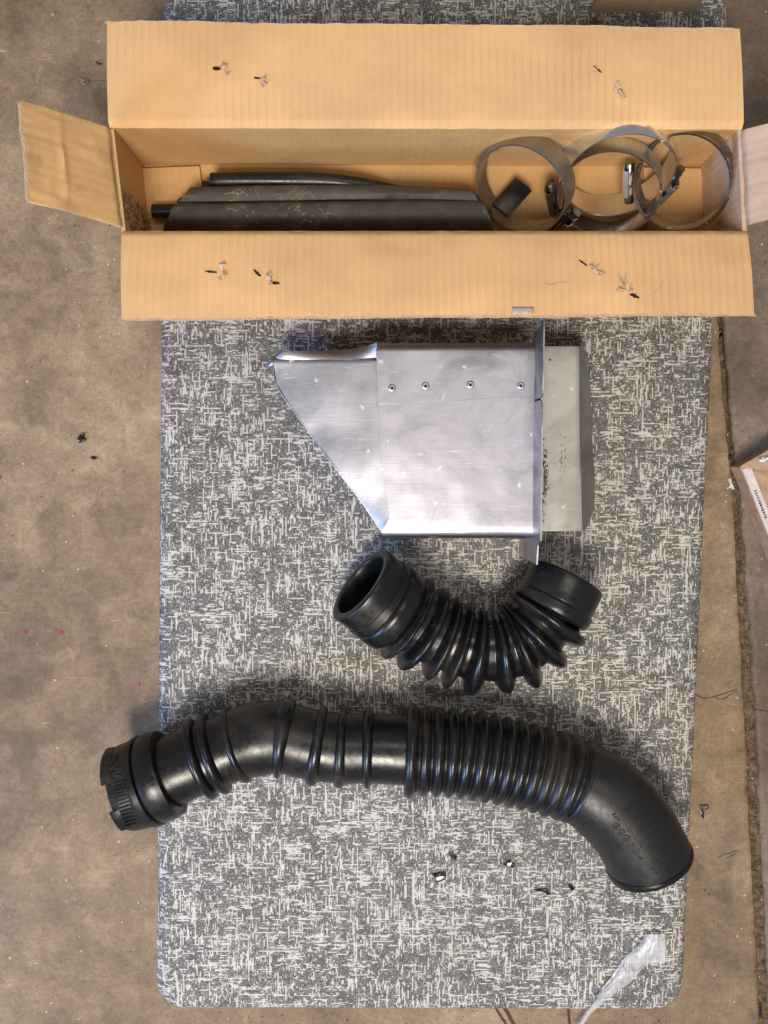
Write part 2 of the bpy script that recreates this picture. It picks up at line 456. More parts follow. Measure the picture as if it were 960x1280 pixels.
# packed dirt in the joint
rows = []
for py in [-300 + i * 2 for i in range(850)]:
    x0, x1 = joint_x(py) - 3, joint_x(py) + joint_w(py) + 4
    r = []
    for k in range(9):
        p = at(lerp(x0, x1, k / 8), py, 0)
        d = .0035 if py > 560 else .0075
        p.z = -d + .0016 * n1(p.x * 240, p.y * 240) + .0012 * n1(p.x * 700, p.y * 700, 3)
        r.append(p)
    rows.append(r)
grid(mF, rows)
t = NT('joint_dirt'); c = t.coord(); a = t.noise(c, 160, 5, .7); b = t.noise(c, 900, 3, .7)
M_dirt = t.done(t.mix(t.rng(b, .55, .75, 0, .6), t.ramp(a, [(.3, (.03, .02, .012)), (.5, (.115, .080, .050)), (.7, (.24, .18, .12))]), (.5, .42, .32)), .95, t.bump(t.math('ADD', a, b), .8, .0015), 0, .1)
tag(mF.build('joint_filler', M_dirt, smooth=True), kind='structure')

# thin cracks of the floor
M_crack = plain('crack_shadow', (.075, .052, .034), .95, 0, .05)
def strip(m, pts, w, z=.0005, jit=.3, sub=5):
    P = []
    for (a, b) in zip(pts, pts[1:]):
        for k in range(sub): P.append((lerp(a[0], b[0], k / sub), lerp(a[1], b[1], k / sub)))
    P.append(pts[-1]); L = []; R = []
    for i, p in enumerate(P):
        q = P[min(i + 1, len(P) - 1)]; o = P[max(i - 1, 0)]
        d = Vector((q[0] - o[0], q[1] - o[1])).normalized(); n = Vector((-d.y, d.x))
        ww = w * (1 + jit * rnd.uniform(-1, 1)); 
        if i in (0, len(P) - 1): ww *= .3
        jx = rnd.uniform(-1, 1) * jit * w
        L.append(at(p[0] + n.x * (ww / 2 + jx), p[1] + n.y * (ww / 2 + jx), z)); R.append(at(p[0] - n.x * (ww / 2 - jx), p[1] - n.y * (ww / 2 - jx), z))
    b = len(m.v); m.v += L + R; k = len(L)
    for i in range(k - 1): m.f.append([b + i, b + i + 1, b + k + i + 1, b + k + i])
for pts, w, par in [([(868, 868), (880, 873), (893, 871), (905, 867), (921, 862)], 1.3, floor), ([(893, 871), (898, 874), (905, 874), (912, 869), (922, 864)], .9, floor),
                    ([(940, 886), (948, 888), (960, 889), (975, 890)], 1.1, slab), ([(898, 1072), (906, 1068), (912, 1067), (922, 1062)], 1.0, floor), ([(908, 1073), (916, 1069), (924, 1063)], .8, floor),
                    ([(612, 1250), (622, 1264), (632, 1280), (640, 1292)], 2.6, floor), ([(624, 1250), (632, 1262), (642, 1280), (650, 1296)], 4.2, floor),
                    ([(709, 1252), (711, 1266), (712, 1282), (712, 1300)], 3.6, floor), ([(112, 102), (122, 101), (138, 100)], .5, floor)]:
    m = MB(); strip(m, pts, w * (.7 if w < 2 else 1), .0005, .3 if w < 2 else .08); m.build('crack', M_crack, par)

# ------------------------------------------------------------------ mat
MATZ = .012
mat_c = [(206, -14), (909, -14), (851, 1259), (196, 1257)]     # outer edge, clockwise in the picture
def rounded(corners, rad, n=10):
    out = []
    for i in range(4):
        p = Vector(corners[i]); a = (Vector(corners[i - 1]) - p).normalized(); b = (Vector(corners[(i + 1) % 4]) - p).normalized()
        for k in range(n + 1):
            t = k / n
            # quadratic blend towards a round corner
            th = t * math.pi / 2
            out.append(p + a * rad * (1 - math.sin(th)) + b * rad * (1 - math.cos(th)))
    return out
m = MB()
base = [at(p.x, p.y, .001) for p in rounded(mat_c, 36)]
# fill the straight runs with more points so that the edge can wander a little
def densify(L, step=.02):
    o = []
    for i in range(len(L)):
        a, b = L[i], L[(i + 1) % len(L)]; k = max(1, int((b - a).length / step))
        for j in range(k): o.append(a.lerp(b, j / k))
    return o
base = densify(base)
cen = sum(base, Vector()) / len(base)
K = len(base)
def inset(L, d, z):
    o = []
    for i in range(len(L)):
        tg = (L[(i + 1) % len(L)] - L[i - 1]).normalized(); nr = Vector((tg.y, -tg.x, 0))
        if nr.dot(cen - L[i]) < 0: nr = -nr
        q = L[i] + nr * d; q.z = z; o.append(q)
    return o
for i, p in enumerate(base):
    w = .0007 * n1(p.x * 9, p.y * 9, 4); p.x += w; p.y += w
loops = [inset(base, .0005, .0008), inset(base, 0, .0022), inset(base, .0012, .0052), inset(base, .0045, .0092), inset(base, .010, .0114), inset(base, .017, MATZ)]
for L in loops: m.v += L
for i in range(len(loops) - 1):
    for k in range(K):
        k2 = (k + 1) % K; m.f.append([i * K + k, i * K + k2, (i + 1) * K + k2, (i + 1) * K + k])
m.f.append([(len(loops) - 1) * K + k for k in range(K)])
mat_o = tag(m.build('floor_mat', M_mat, smooth=True, auto=40), 'grey and cream woven-pattern cushioned floor mat under the box and hoses', 'mat')

# ------------------------------------------------------------------ cardboard box
BZ = .105; TH = .0034; Z0 = MATZ + .0008
bl, br_, fr, fl = at(140, 158, BZ), at(925, 160, BZ), at(931, 287, BZ), at(155, 287, BZ)
box = root('cardboard_box', ((bl + fr) / 2).xy.to_3d() + Vector((0, 0, Z0)), 'long open cardboard box holding steel clamps and dark rubber strips', 'box')
def wall(name, a, b, z0, z1, inward, mat, seed):
    """upright board between a and b (top corners)"""
    m = MB(); rows = []; nu, nv = 60, 8
    for i in range(nv + 1):
        r = []
        for j in range(nu + 1):
            p = a.lerp(b, j / nu); z = lerp(z0, z1, i / nv)
            q = Vector((p.x, p.y, z)) + inward * (.0016 * n1(j * .07, i * .3, seed) * math.sin(math.pi * i / nv))
            r.append(q)
        rows.append(r)
    sheet(m, rows, TH); return m.build(name, mat, box, smooth=True, auto=35)
wall('side_wall', bl, br_, Z0, BZ - .0042, Vector((0, -1, 0)), M_card_in, 1)
wall('side_wall', fr, fl, Z0, BZ - .0042, Vector((0, 1, 0)), M_card_in, 2)
lwall = wall('end_wall', fl, bl, Z0, BZ - .0042, Vector((1, 0, 0)), M_card_in, 3)
rwall = wall('end_wall', br_, fr, Z0, BZ - .0042, Vector((-1, 0, 0)), M_card_pale, 4)
def panel(name, c4, mat, parent, nu=40, nv=6, th=TH, wav=.0008, seed=0):
    m = MB(); rows = []
    for i in range(nv + 1):
        rows.append([bil(*c4, j / nu, i / nv) + Vector((0, 0, wav * n1(j * .15, i * .4, seed))) for j in range(nu + 1)])
    sheet(m, rows, th); return m.build(name, mat, parent, smooth=True, auto=35)
def onz(v, z): return Vector((v.x, v.y, z))
ins = -.0005
b4 = [onz(fl, Z0 + .0036) + Vector((ins, ins, 0)), onz(fr, Z0 + .0036) + Vector((-ins, ins, 0)), onz(br_, Z0 + .0036) + Vector((-ins, -ins, 0)), onz(bl, Z0 + .0036) + Vector((ins, -ins, 0))]
base_o = panel('base', b4, M_card_in, box)
# short bottom flaps lying on the base at both ends
zf = Z0 + .0085
p0, p1 = b4[0], b4[3]; dx = Vector((.052, 0, 0))
panel('bottom_flap', [onz(p0, zf), onz(p0, zf) + dx, onz(p1, zf) + dx + Vector((0, -.003, 0)), onz(p1, zf) + Vector((0, -.005, 0))], M_card_in, box, 12, 12, TH, .0006, 5)
p0, p1 = b4[1], b4[2]; dx = Vector((-.052, 0, 0))
panel('bottom_flap', [onz(p0, zf) + dx, onz(p0, zf), onz(p1, zf) + Vector((0, -.004, 0)), onz(p1, zf) + dx + Vector((0, -.003, 0))], M_card_in, box, 12, 12, TH, .0006, 6)

def flap(name, a, b, c, d, mat, seed, sag=.0, nu=None, flute=True, bend=None):
    """a-b hinge, d-c free edge (a-d and b-c sides)"""
    L = (b - a).length; nu = nu or int(L / .0066 * 6); nv = 40; rows = []
    n = (b - a).cross(d - a).normalized(); 
    if n.z < 0: n = -n
    out = ((d + c) / 2 - (a + b) / 2).normalized()
    for i in range(nv + 1):
        r = []; v = i / nv
        for j in range(nu + 1):
            u = j / nu
            p = bil(a, b, c, d, u, v)
            h = sag * math.sin(math.pi * v) + .0016 * n1(u * 3.2, v * 1.2, seed) * v + .0007 * n1(u * 11, v * 3, seed + 3)
            if bend: h += bend(u, v)
            if flute:
                amp = .00015 * max(0, .55 + 1.1 * n1(u * 4, v * 1.5, seed + 8))
                h += amp * math.cos(2 * math.pi * u * L / .0066)
            # crushed rounded crease at the hinge
            h -= .0030 * math.exp(-(v / .035) ** 2) * (1 + .5 * n1(u * L * 60, seed))
            e = .0010 * n1(u * L * 90, seed, 1) * (1 if i == nv else 0) + .0016 * n1(u * 5, seed + 2) * v
            r.append(p + n * h + out * e)
        rows.append(r)
    m = MB()
    if (rows[0][1] - rows[0][0]).cross(rows[1][0] - rows[0][0]).z < 0: rows = [r[::-1] for r in rows]
    sheet(m, rows, TH)
    o = m.build(name, mat, box, smooth=True, auto=35)
    # pale liner and flutes along the free edge
    e = MB()
    for k in range(int(L / .0033)):
        j = min(nu - 1, int(k * nu / (L / .0033)))
        q = rows[-1][j]; q2 = rows[-1][j + 1]
        z = (k % 2) * .0012
        e.box(q - n * (TH / 2 + .0006 - z) + out * .0002, (q2 - q) * 2.2, out * .0005, n * .00028)
    for off in (.0002, TH - .0002):
        pts = [r + out * .0003 - n * off for r in rows[-1][::6]]
        tube(e, pts, .00034, 5)
    e.build('flute_edge', M_core, o)
    return o, rows
up = Vector((0, 0, 1))
fb, fbR = flap('long_flap', bl + Vector((-.003, 0, 0)), br_ + Vector((.003, 0, 0)), at(925, 35, .104), at(134, 27, .104), M_card, 11, .0015)
ff, ffR = flap('long_flap', fl + Vector((-.002, 0, 0)), fr + Vector((.002, 0, 0)), at(943, 392, .124), at(152, 398, .122), M_card, 21, .002)
def dent(u, v): return .0018 * math.exp(-((v - .62) / .035) ** 2) * math.exp(-((u - .5) / .35) ** 2)
el, elR = flap('end_flap', bl + Vector((0, -.002, 0)), fl + Vector((0, .002, 0)), at(37, 251, .168), at(26, 126, .168), M_card_dirty, 31, .001, 60, False, dent)
er, erR = flap('end_flap', br_ + Vector((0, -.002, 0)), fr + Vector((0, .004, 0)), at(1040, 256, .160), at(1046, 134, .160), M_card_pale, 41, .001, 60, False)

def hit_rows(rows, px, py):
    """nearest sheet point to a pixel"""
    best = None
    for r in rows:
        for p in r:
            q = proj(p); d = (q[0] - px) ** 2 + (q[1] - py) ** 2
            if best is None or d < best[0]: best = (d, p)
    P = best[1]
    return at(px, py, P.z)
def shred(m, P, ang, L, W, lift, seed):
    """small ragged paper fibres rising from the board"""
    r = random.Random(seed)
    for q in range(4):
        a = ang + r.uniform(-.7, .7); d = Vector((math.cos(a), math.sin(a), 0)); n = Vector((-d.y, d.x, 0)); l = L * r.uniform(.45, 1.05); w0 = W * r.uniform(.2, .5)
        o = P + n * r.uniform(-.4, .4) * W; rows = []
        for i in range(5):
            v = i / 4; w = w0 * (1 - v * .8) * r.uniform(.5, 1.3)
            rows.append([o + d * l * v + n * (w * (k - 1) + r.uniform(-.15, .15) * W) + up * (lift * r.uniform(.5, 1) * v ** .8 + .0005 + r.uniform(0, .0009)) for k in range(3)])
        sheet(m, rows, .00025, False)
def gash(m, P, ang, L, W, seed):
    """dark slit in the board"""
    r = random.Random(seed); d = Vector((math.cos(ang), math.sin(ang), 0)); n = Vector((-d.y, d.x, 0)); top = []; bt = []
    for i in range(7):
        v = i / 6 - .5; w = W * (1 - (2 * v) ** 2 * .8) * r.uniform(.6, 1.5) / 2
        top.append(P + d * L * v + n * w + up * .0006); bt.append(P + d * L * v - n * w + up * .0006)
    b = len(m.v); m.v += top + bt
    for i in range(6): m.f.append([b + i, b + 7 + i, b + 8 + i, b + 1 + i])
tears = [  # flap, rows, hole (px,py,angle,len,width), shreds [(px,py,angle,len,width,lift)]
    (fb, fbR, (271, 86, -.05, 10, 5), [(279, 86, .5, 6, 7, .003), (283, 90, -.6, 6, 5, .002), (276, 83, .2, 5, 3, .003)]),
    (fb, fbR, (322, 98, -.1, 10, 2.2), [(325, 100, -.7, 11, 4, .002), (327, 99, -.3, 9, 3, .003)]),
    (fb, fbR, (747, 87, -.7, 14, 1.8), [(741, 85, -.5, 7, 3, .001)]),
    (fb, fbR, (774, 112, -.4, 10, 3), [(767, 112, .3, 8, 7, .002), (773, 114, -.5, 13, 6, .002), (770, 108, .9, 5, 3, .003)]),
    (ff, ffR, (264, 340, -.1, 15, 3), [(275, 336, .5, 8, 6, .004), (277, 346, -.6, 8, 6, .003), (279, 342, .1, 5, 4, .003)]),
    (ff, ffR, (322, 342, -.75, 14, 2.4), [(335, 350, .9, 8, 6, .004), (337, 354, -.8, 5, 5, .003)]),
    (ff, ffR, (345, 354, -.05, 9, 4), [(338, 355, .3, 4, 3, .003)]),
    (ff, ffR, (729, 329, -.6, 14, 2.4), [(740, 337, -.35, 19, 3, .004), (736, 333, -.8, 7, 3, .003)]),
    (ff, ffR, (793, 370, -.45, 13, 4.5), [(783, 362, 2.4, 18, 3, .004), (786, 366, .9, 7, 4, .003), (781, 364, 2.7, 14, 3, .002)]),
]
for q, (par, rows, h, sh) in enumerate(tears):
    k = mpp(.11)
    m = MB(); P = hit_rows(rows, h[0], h[1]); gash(m, P, h[2], h[3] * k, h[4] * k, q); m.build('tear', M_torn_dark, par)
    m = MB()
    for i, s in enumerate(sh): shred(m, hit_rows(rows, s[0], s[1]), s[2], s[3] * k, s[4] * k, s[5], q * 9 + i)
    m.build('torn_paper', M_torn, par, smooth=True, auto=30)
# wrinkles pressed into the front flap
for pts in ([(678, 354), (690, 357), (700, 353), (714, 355)], [(818, 367), (824, 360), (828, 354)]):
    m = MB(); P = [hit_rows(ffR, *p) + up * .0004 for p in pts]; tube(m, P, [.0001] + [.0003] * (len(P) - 2) + [.0001], 5); m.build('crease', M_torn, ff)
# bit of clear tape over the edge of the front flap, with a ragged lip
m = MB(); rows = []
for i in range(5):
    rows.append([hit_rows(ffR, lerp(640, 667, j / 8), 384 + i * 2.6) + up * (.0007 - (.004 if i == 4 else 0)) + Vector((0, 0, .0004 * n1(j, i))) for j in range(9)])
sheet(m, [r for r in rows][::-1], .0002, False); m.build('tape', M_tape, ff, smooth=True)
# torn corrugation low on the left end wall
m = MB(); NY, NZ = 34, 60; idx = {}
for a in range(NY + 1):
    for b in range(NZ + 1):
        y = fl.y + .0025 + .034 * a / NY; z = .019 + (BZ - .006 - .019) * b / NZ
        x = lerp(fl.x, bl.x, (y - fl.y) / (bl.y - fl.y)) + .0008 + .0022 * abs(n1(a * .33, b * .22, 2)) + .0014 * n1(a * .9, b * .7, 5)
        idx[a, b] = len(m.v); m.v.append(Vector((x, y, z)))
for a in range(NY):
    for b in range(NZ):
        keep = n1(a * .16, b * .10, 8) + .5 * n1(a * .5, b * .4, 4) > -.12 + .5 * max(0, a / NY - .55) and n1(a * .35, b * .3, 12) > -.28
        if keep: m.f.append([idx[a, b], idx[a + 1, b], idx[a + 1, b + 1], idx[a, b + 1]])
m.build('torn_liner', plain('torn_board', (.36, .235, .135), .95, 0, .1, .4, 500), lwall, smooth=True, auto=25)

# ------------------------------------------------------------------ things inside the box
def strip_sheet(rows_px, th, mat, name, label, cat, group=None, sub=40, wob=.0006, smooth=True):
    """rubber strip: rows of (px,py,z) polylines across, resampled along"""
    m = MB(); rows = []
    for r in rows_px:
        P = Path([at(*p) for p in r], 12)
        rows.append([P.at(P.L * j / sub)[0] + up * wob * n1(j * .3, len(rows) * .7) for j in range(sub + 1)])
    rows = rows[::-1]
    sheet(m, rows, th)
    return tag(m.build(name, mat, smooth=smooth, auto=50), label, cat, group)
# long dusty rubber strip with a rounded edge, nearest to the front wall
strip_sheet([[(222, 253, .044), (300, 253, .046), (430, 251, .047), (540, 250, .046), (604, 251, .044)],
             [(219, 255, .050), (300, 255, .052), (430, 253, .053), (540, 252, .052), (603, 253, .050)],
             [(216, 259, .053), (300, 258, .055), (430, 256, .056), (540, 256, .055), (606, 258, .053)],
             [(211, 270, .052), (300, 269, .055), (430, 268, .056), (540, 267, .055), (612, 270, .052)],
             [(206, 281, .046), (300, 281, .049), (430, 280, .050), (540, 280, .049), (616, 283, .046)],
             [(204, 290, .034), (300, 291, .036), (430, 291, .037), (540, 291, .036), (618, 292, .034)],
             [(204, 294, .022), (300, 295, .022), (430, 295, .022), (540, 295, .022), (618, 295, .022)]],
            .004, M_rubdust, 'rubber_strip', 'long dusty dark rubber strip lying along the front wall of the box', 'rubber strip')
strip_sheet([[(238, 234, .040), (300, 232, .042), (430, 231, .043), (540, 233, .042), (584, 236, .040)],
             [(236, 236, .046), (300, 234, .048), (430, 233, .049), (540, 235, .048), (588, 238, .046)],
             [(230, 244, .048), (300, 242, .050), (430, 241, .051), (540, 242, .050), (594, 244, .047)],
             [(224, 252, .045), (300, 251, .047), (430, 249, .048), (540, 249, .047), (598, 251, .045)],
             [(221, 256, .036), (300, 256, .038), (430, 254, .038), (540, 253, .038), (600, 255, .036)]],
            .004, M_rubdust, 'rubber_strip', 'flat dark rubber strip in the box between round seal and front strip', 'rubber strip')
# round edged seal at the back: open channel end at the left
m = MB(); P = Path([at(*p) for p in [(264, 226, .036), (330, 225, .037), (400, 226, .037), (450, 231, .034), (500, 239, .026)]], 14)
prof = [(0.0, .0045), (0.0, .0066), (.003, .0070), (P.L * .5, .0072), (P.L * .8, .0066), (P.L, .005)]
prof = [(lerp(prof[i][0], prof[i + 1][0], k / 6), lerp(prof[i][1], prof[i + 1][1], k / 6)) for i in range(len(prof) - 1) for k in range(6)] + [prof[-1]]
turn(m, P, [(.02, .0045)] + prof, 24, .03)
lipm = [at(253, 232, .030), at(300, 233, .030), at(400, 234, .030), at(470, 240, .024)]
seal = root('rubber_seal', onz(at(264, 226, .036), Z0 + .004), 'thin round-edged black rubber seal lying at the back of the box', 'rubber seal')
m.build('bead', M_rub2, seal, smooth=True, auto=40)
m = MB(); Pq = Path(lipm, 12); tube(m, [Pq.at(Pq.L * i / 30)[0] for i in range(31)], .0042, 10); m.build('lip', M_rub2, seal, smooth=True, auto=40)
# end of a bar poking out at the left of the strips
m = MB(); Pb = [at(191, 264, .030), at(197, 264, .030), at(225, 263, .031), at(260, 262, .031)]
tube(m, Pb, .0062, 14); tag(m.build('rubber_rod', M_rub2, smooth=True, auto=40), 'stubby black rubber rod end poking out from under the front strip', 'rubber rod')
# small black block under the left clamp
m = MB(); z = .024; c0 = at(639, 249, z)
d1 = (at(656, 230, z) - at(627, 262, z)) * .5; d2 = (at(668, 242, z) - at(650, 229, z)) * .5
rows = [[c0 + d1 * (2 * i / 6 - 1) + d2 * (2 * j / 6 - 1) + up * (.0012 * (1 - (2 * j / 6 - 1) ** 2)) for j in range(7)] for i in range(7)]
sheet(m, rows[::-1], .006, False)
tag(m.build('rubber_block', M_rub2, smooth=True, auto=40), 'small black rubber block lying on the box floor inside the left clamp', 'rubber block')

def clamp(label, cpx, cpy, cz, dia_px, axis, width, mat, spin, hous, turns=1.12, housing_mat=None, slots=(0, 70), flat=1.0):
    r = dia_px / 2 * mpp(cz); C = at(cpx, cpy, cz)
    ax = Vector(axis).normalized(); u = Vector((1, 0, 0)) - ax * ax.x; u.normalize(); w = ax.cross(u)
    R = root('hose_clamp', onz(C, Z0 + .004), label, 'hose clamp', 'steel hose clamps in the box')
    N = 96; rows = []
    def pt(a, rr, h):
        return C + (u * math.cos(a) + w * math.sin(a) * flat) * rr + ax * h
    for h in (-.5, -.46, 0, .46, .5):
        row = []
        for k in range(int(N * turns) + 1):
            a = spin + 2 * math.pi * k / N
            f = k / N; rr = r + .0011 * f + .0004 * n1(k * .12, cpx)
            row.append(pt(a, rr - (.0002 if abs(h) == .5 else 0), h * width + .0006 * n1(k * .05, cpx, 5)))
        rows.append(row)
    m = MB(); sheet(m, rows, .0016, False); band = m.build('band', mat, R, smooth=True, auto=50)
    s = MB()
    for k in range(int(slots[0]), int(slots[1]), 4):
        a = spin + math.radians(k) + 2 * math.pi
        for rr in (r + .0014, r - .0013):
            p = pt(a, rr, 0); rad = (u * math.cos(a) + w * math.sin(a)).normalized(); tg = ax.cross(rad)
            s.box(p, (tg * .95 + ax * .25) * .0008, ax * width * .30, rad * .00012)
    if s.v: tag(s.build('band_slots', M_slot, band), kind='stuff')
    a = math.radians(hous); rad = (u * math.cos(a) + w * math.sin(a) * flat).normalized(); tg = ax.cross(rad).normalized()
    p = pt(a, r + .0032, 0)
    m = MB(); rows = []
    for i in range(9):   # arched housing over the band
        th = math.pi * i / 8
        y = -math.cos(th) * width * .60; hgt = .0012 + .0070 * math.sin(th) ** .6
        rows.append([p + tg * t * .0115 + ax * y + rad * hgt for t in (-1, -.94, 0, .94, 1)])
    if (rows[0][1] - rows[0][0]).cross(rows[1][0] - rows[0][0]).dot(rad) < 0: rows = [q[::-1] for q in rows]
    sheet(m, rows, .0014, False)
    for t in (-.62, .62): m.box(p + tg * t * .009 - rad * .001, tg * .0028, ax * width * .60, rad * .0009)
    m.build('screw_housing', housing_mat or M_steel_bright, R, smooth=True, auto=40)
    m = MB(); q = p + rad * .0028
    tube(m, [q - tg * .015, q - tg * .0135, q + tg * .0135], [.0036, .0042, .0042], 12)
    scr = m.build('screw', M_steel_dark, R, smooth=True, auto=30)
    m = MB(); tube(m, [q + tg * .0128, q + tg * .0145, q + tg * .0146, q + tg * .0200], [.0056, .0056, .0042, .0042], 6)
    m.build('screw_head', M_steel_dark, scr)
    return R
clamp('dull tarnished hose clamp nearest the rubber strips, leftmost of the rings', 655, 231, .055, 118, (-.46, -.70, .52), .0210, M_steel_dull, 2.2, -34, slots=(0, 0), housing_mat=M_steel_dark)
clamp('large bright hose clamp leaning on the back wall, its arc rising highest of the rings', 772, 208, .062, 132, (.02, -.90, .45), .0235, M_steel, .6, -24, slots=(0, 0), housing_mat=M_steel)
clamp('bright hose clamp nested low inside the large middle ring', 762, 236, .056, 122, (-.20, -.80, .55), .0190, M_steel_mid, 3.6, 200, slots=(20, 50), housing_mat=M_steel_dark)
clamp('double-banded hose clamp with shiny screw housing at the right end of the box', 854, 226, .068, 113, (-.44, -.60, .66), .0185, M_steel_deep, 2.4, 190, 1.6, M_steel_bright, (-30, 12), 1.06)

# ------------------------------------------------------------------ aluminium scoop
scoop = root('metal_duct', onz(at(580, 550, MATZ), MATZ + .0005), 'riveted bare aluminium air duct with pointed scoop on the mat', 'air duct')
AZ = .072; zb = MATZ + .001
def row_px(y, x0, x1, z, n=24, wob=.0006):
    return [at(lerp(x0, x1, j / n), y, z) + up * wob * n1(j * .2, y * .01) for j in range(n + 1)]
def down(row, z, dy=0): return [Vector((p.x, p.y + dy, z)) for p in row]
def sheetrows(rows, th, name, mat, par, auto=40):
    m = MB(); sheet(m, rows[::-1], th); return m.build(name, mat, par, smooth=True, auto=auto)
tops = [(431, 471, 669, AZ - .0035), (434, 471, 669, AZ - .0008), (440, 471, 669, AZ), (470, 472, 669, AZ), (505, 473, 668, AZ), (550, 475, 668, AZ), (590, 478, 668, AZ), (620, 483, 668, AZ), (642, 487, 668, AZ),
        (648, 486, 668, AZ), (658, 481, 669, AZ), (664, 477, 669, AZ - .0003), (668.5, 477, 669, AZ - .0016), (671.5, 477, 669, AZ - .0045), (673, 477, 670, AZ - .009)]
rows = [row_px(y, a, b, z) for (y, a, b, z) in tops]
rows = [down(rows[0], zb, .0005), down(rows[0], AZ - .012, .0004)] + rows
rows = rows + [down(rows[-1], AZ - .02, .001), down(rows[-1], zb, .0015)]
body = sheetrows(rows, .0012, 'body', M_alu, scoop)
# overlapping riveted strip
rows = [row_px(y, a, b, z + .0028, 24, .0006) for (y, a, b, z) in [(429, 470, 669, AZ - .005), (432, 470, 669, AZ - .0022), (435.5, 470, 669, AZ - .0004), (440, 470, 669, AZ), (460, 471, 669, AZ), (480, 472, 668, AZ)]]
rows.append([at(lerp(472.5, 668, j / 24), lerp(505, 494, j / 24) + 1.0 * n1(j * .6, 2), AZ + .0027) for j in range(25)])
sheetrows([down(rows[0], AZ - .03, .0008)] + rows, .0018, 'riveted_strip', M_alu3, scoop)
for (x, y) in [(490, 485), (532, 482.5), (588, 481), (651, 482)]:
    P = at(x, y, AZ + .0031); m = MB(); n = 20
    prof = [(.0000, .0), (.0033, .0), (.0033, .0003), (.0028, .0007), (.0020, .0009), (.0014, .0008), (.0011, .0001)]
    b = 0
    for (r, h) in prof[1:]:
        for k in range(n): m.v.append(P + Vector((math.cos(2 * math.pi * k / n) * r, math.sin(2 * math.pi * k / n) * r, h)))
    for i in range(len(prof) - 2):
        for k in range(n):
            k2 = (k + 1) % n; m.f.append([i * n + k, i * n + k2, (i + 1) * n + k2, (i + 1) * n + k])
    rv = m.build('rivet', M_alu, scoop, smooth=True, auto=50)
    m = MB(); m.v += [P + Vector((math.cos(2 * math.pi * k / 12) * .0012, math.sin(2 * math.pi * k / 12) * .0012, .0003)) for k in range(12)]; m.f.append(list(range(12)))
    m.build('rivet_hole', M_slot, rv)
# pointed scoop plate on the left, rolling down along its slanted edge
diag = [(455, 342), (480, 346), (505, 362), (530, 380), (555, 398), (580, 417), (605, 436), (630, 455), (650, 469), (663, 477)]
rows = []
def scrow(y, xl, zo=0, nn=22, xr=492):
    r = []
    for j in range(nn + 1):
        t_ = j / nn; x = lerp(xl, xr, t_); dpx = x - xl
        z = AZ - .0035 - .0080 * (1 - t_) ** 1.5 * (1 if y < 560 else .6)
        r.append(at(x, y, z - zo) + up * .0009 * n1(x * .02, y * .02, 2))
    return r
top = [scrow(440, 352, .010), scrow(443, 345, .005), scrow(447, 340, .0015), scrow(452, 338, 0)]
rows = [down(top[0], .030, .001)] + top + [scrow(y, x) for (y, x) in diag]
sheetrows(rows, .0012, 'scoop_plate', M_alu3, scoop)
# bright lip along the top of the scoop
edge = [(334, 455, .052), (344, 447, .058), (356, 440, .061), (385, 439, .061), (412, 439, .061), (440, 436, .063), (458, 433, .068), (471, 428, .074)]
e2 = [(338, 459, .053), (350, 456, .0565), (362, 454, .059), (390, 452, .062), (415, 450, .064), (440, 449, .066), (458, 448, .068), (472, 447, .0695)]
rows = []
for v in (0, .25, .5, .75, 1):
    P = Path([at(*[lerp(a, b, v) for a, b in zip(p, q)]) for p, q in zip(edge, e2)], 8)
    rows.append([P.at(P.L * j / 40)[0] + up * (.0009 * math.sin(math.pi * v) + .0011) for j in range(41)])
sheetrows(rows, .001, 'scoop_lip', M_alu, scoop)
# rolled slanted edge going down to the mat
rows = []
P = Path([at(x - .5, y, AZ - .0050 - .0080 * (1 if y < 560 else .6)) for (y, x) in diag], 8)
for k, (dz, ins_) in enumerate([(0.0, 0), (-.008, .002), (-.02, .006), (-.03, .009)]):
    rows.append([Vector((q.x + ins_, q.y + ins_ * .4, max(zb, q.z + dz))) for q in [P.at(P.L * j / 30)[0] for j in range(31)]])
m = MB(); sheet(m, rows, .001); m.build('scoop_side', M_alu, scoop, smooth=True, auto=50)
# upright mounting flange, in two leaves
fx = at(668, 560, AZ).x + .0004
def flange(name, pts, lean, mat):
    """pts: list of (py seen at z, z_top, z_bottom)"""
    m = MB(); rows = []
    for (py, zt, zl) in pts:
        y = at(668, py, zt).y
        rows.append([Vector((fx + lean * (z - AZ) + .0004 * n1(py * .05, z * 60), y, z)) for z in [lerp(zl, zt, k / 6) for k in range(7)]])
    sheet(m, rows, .0012); return m.build(name, mat, scoop, smooth=True, auto=50)
flange('flange', [(398, .102, .098), (408, .102, .085), (420, .102, .068), (430, .102, zb), (460, .102, zb), (490, .101, zb), (497, .096, zb)], .06, M_alu3)
flange('flange', [(500, .096, zb), (506, .101, zb), (560, .102, zb), (620, .102, zb), (660, .102, zb), (676, .102, zb), (682, .09, zb), (706, .088, zb)], .04, M_alu)
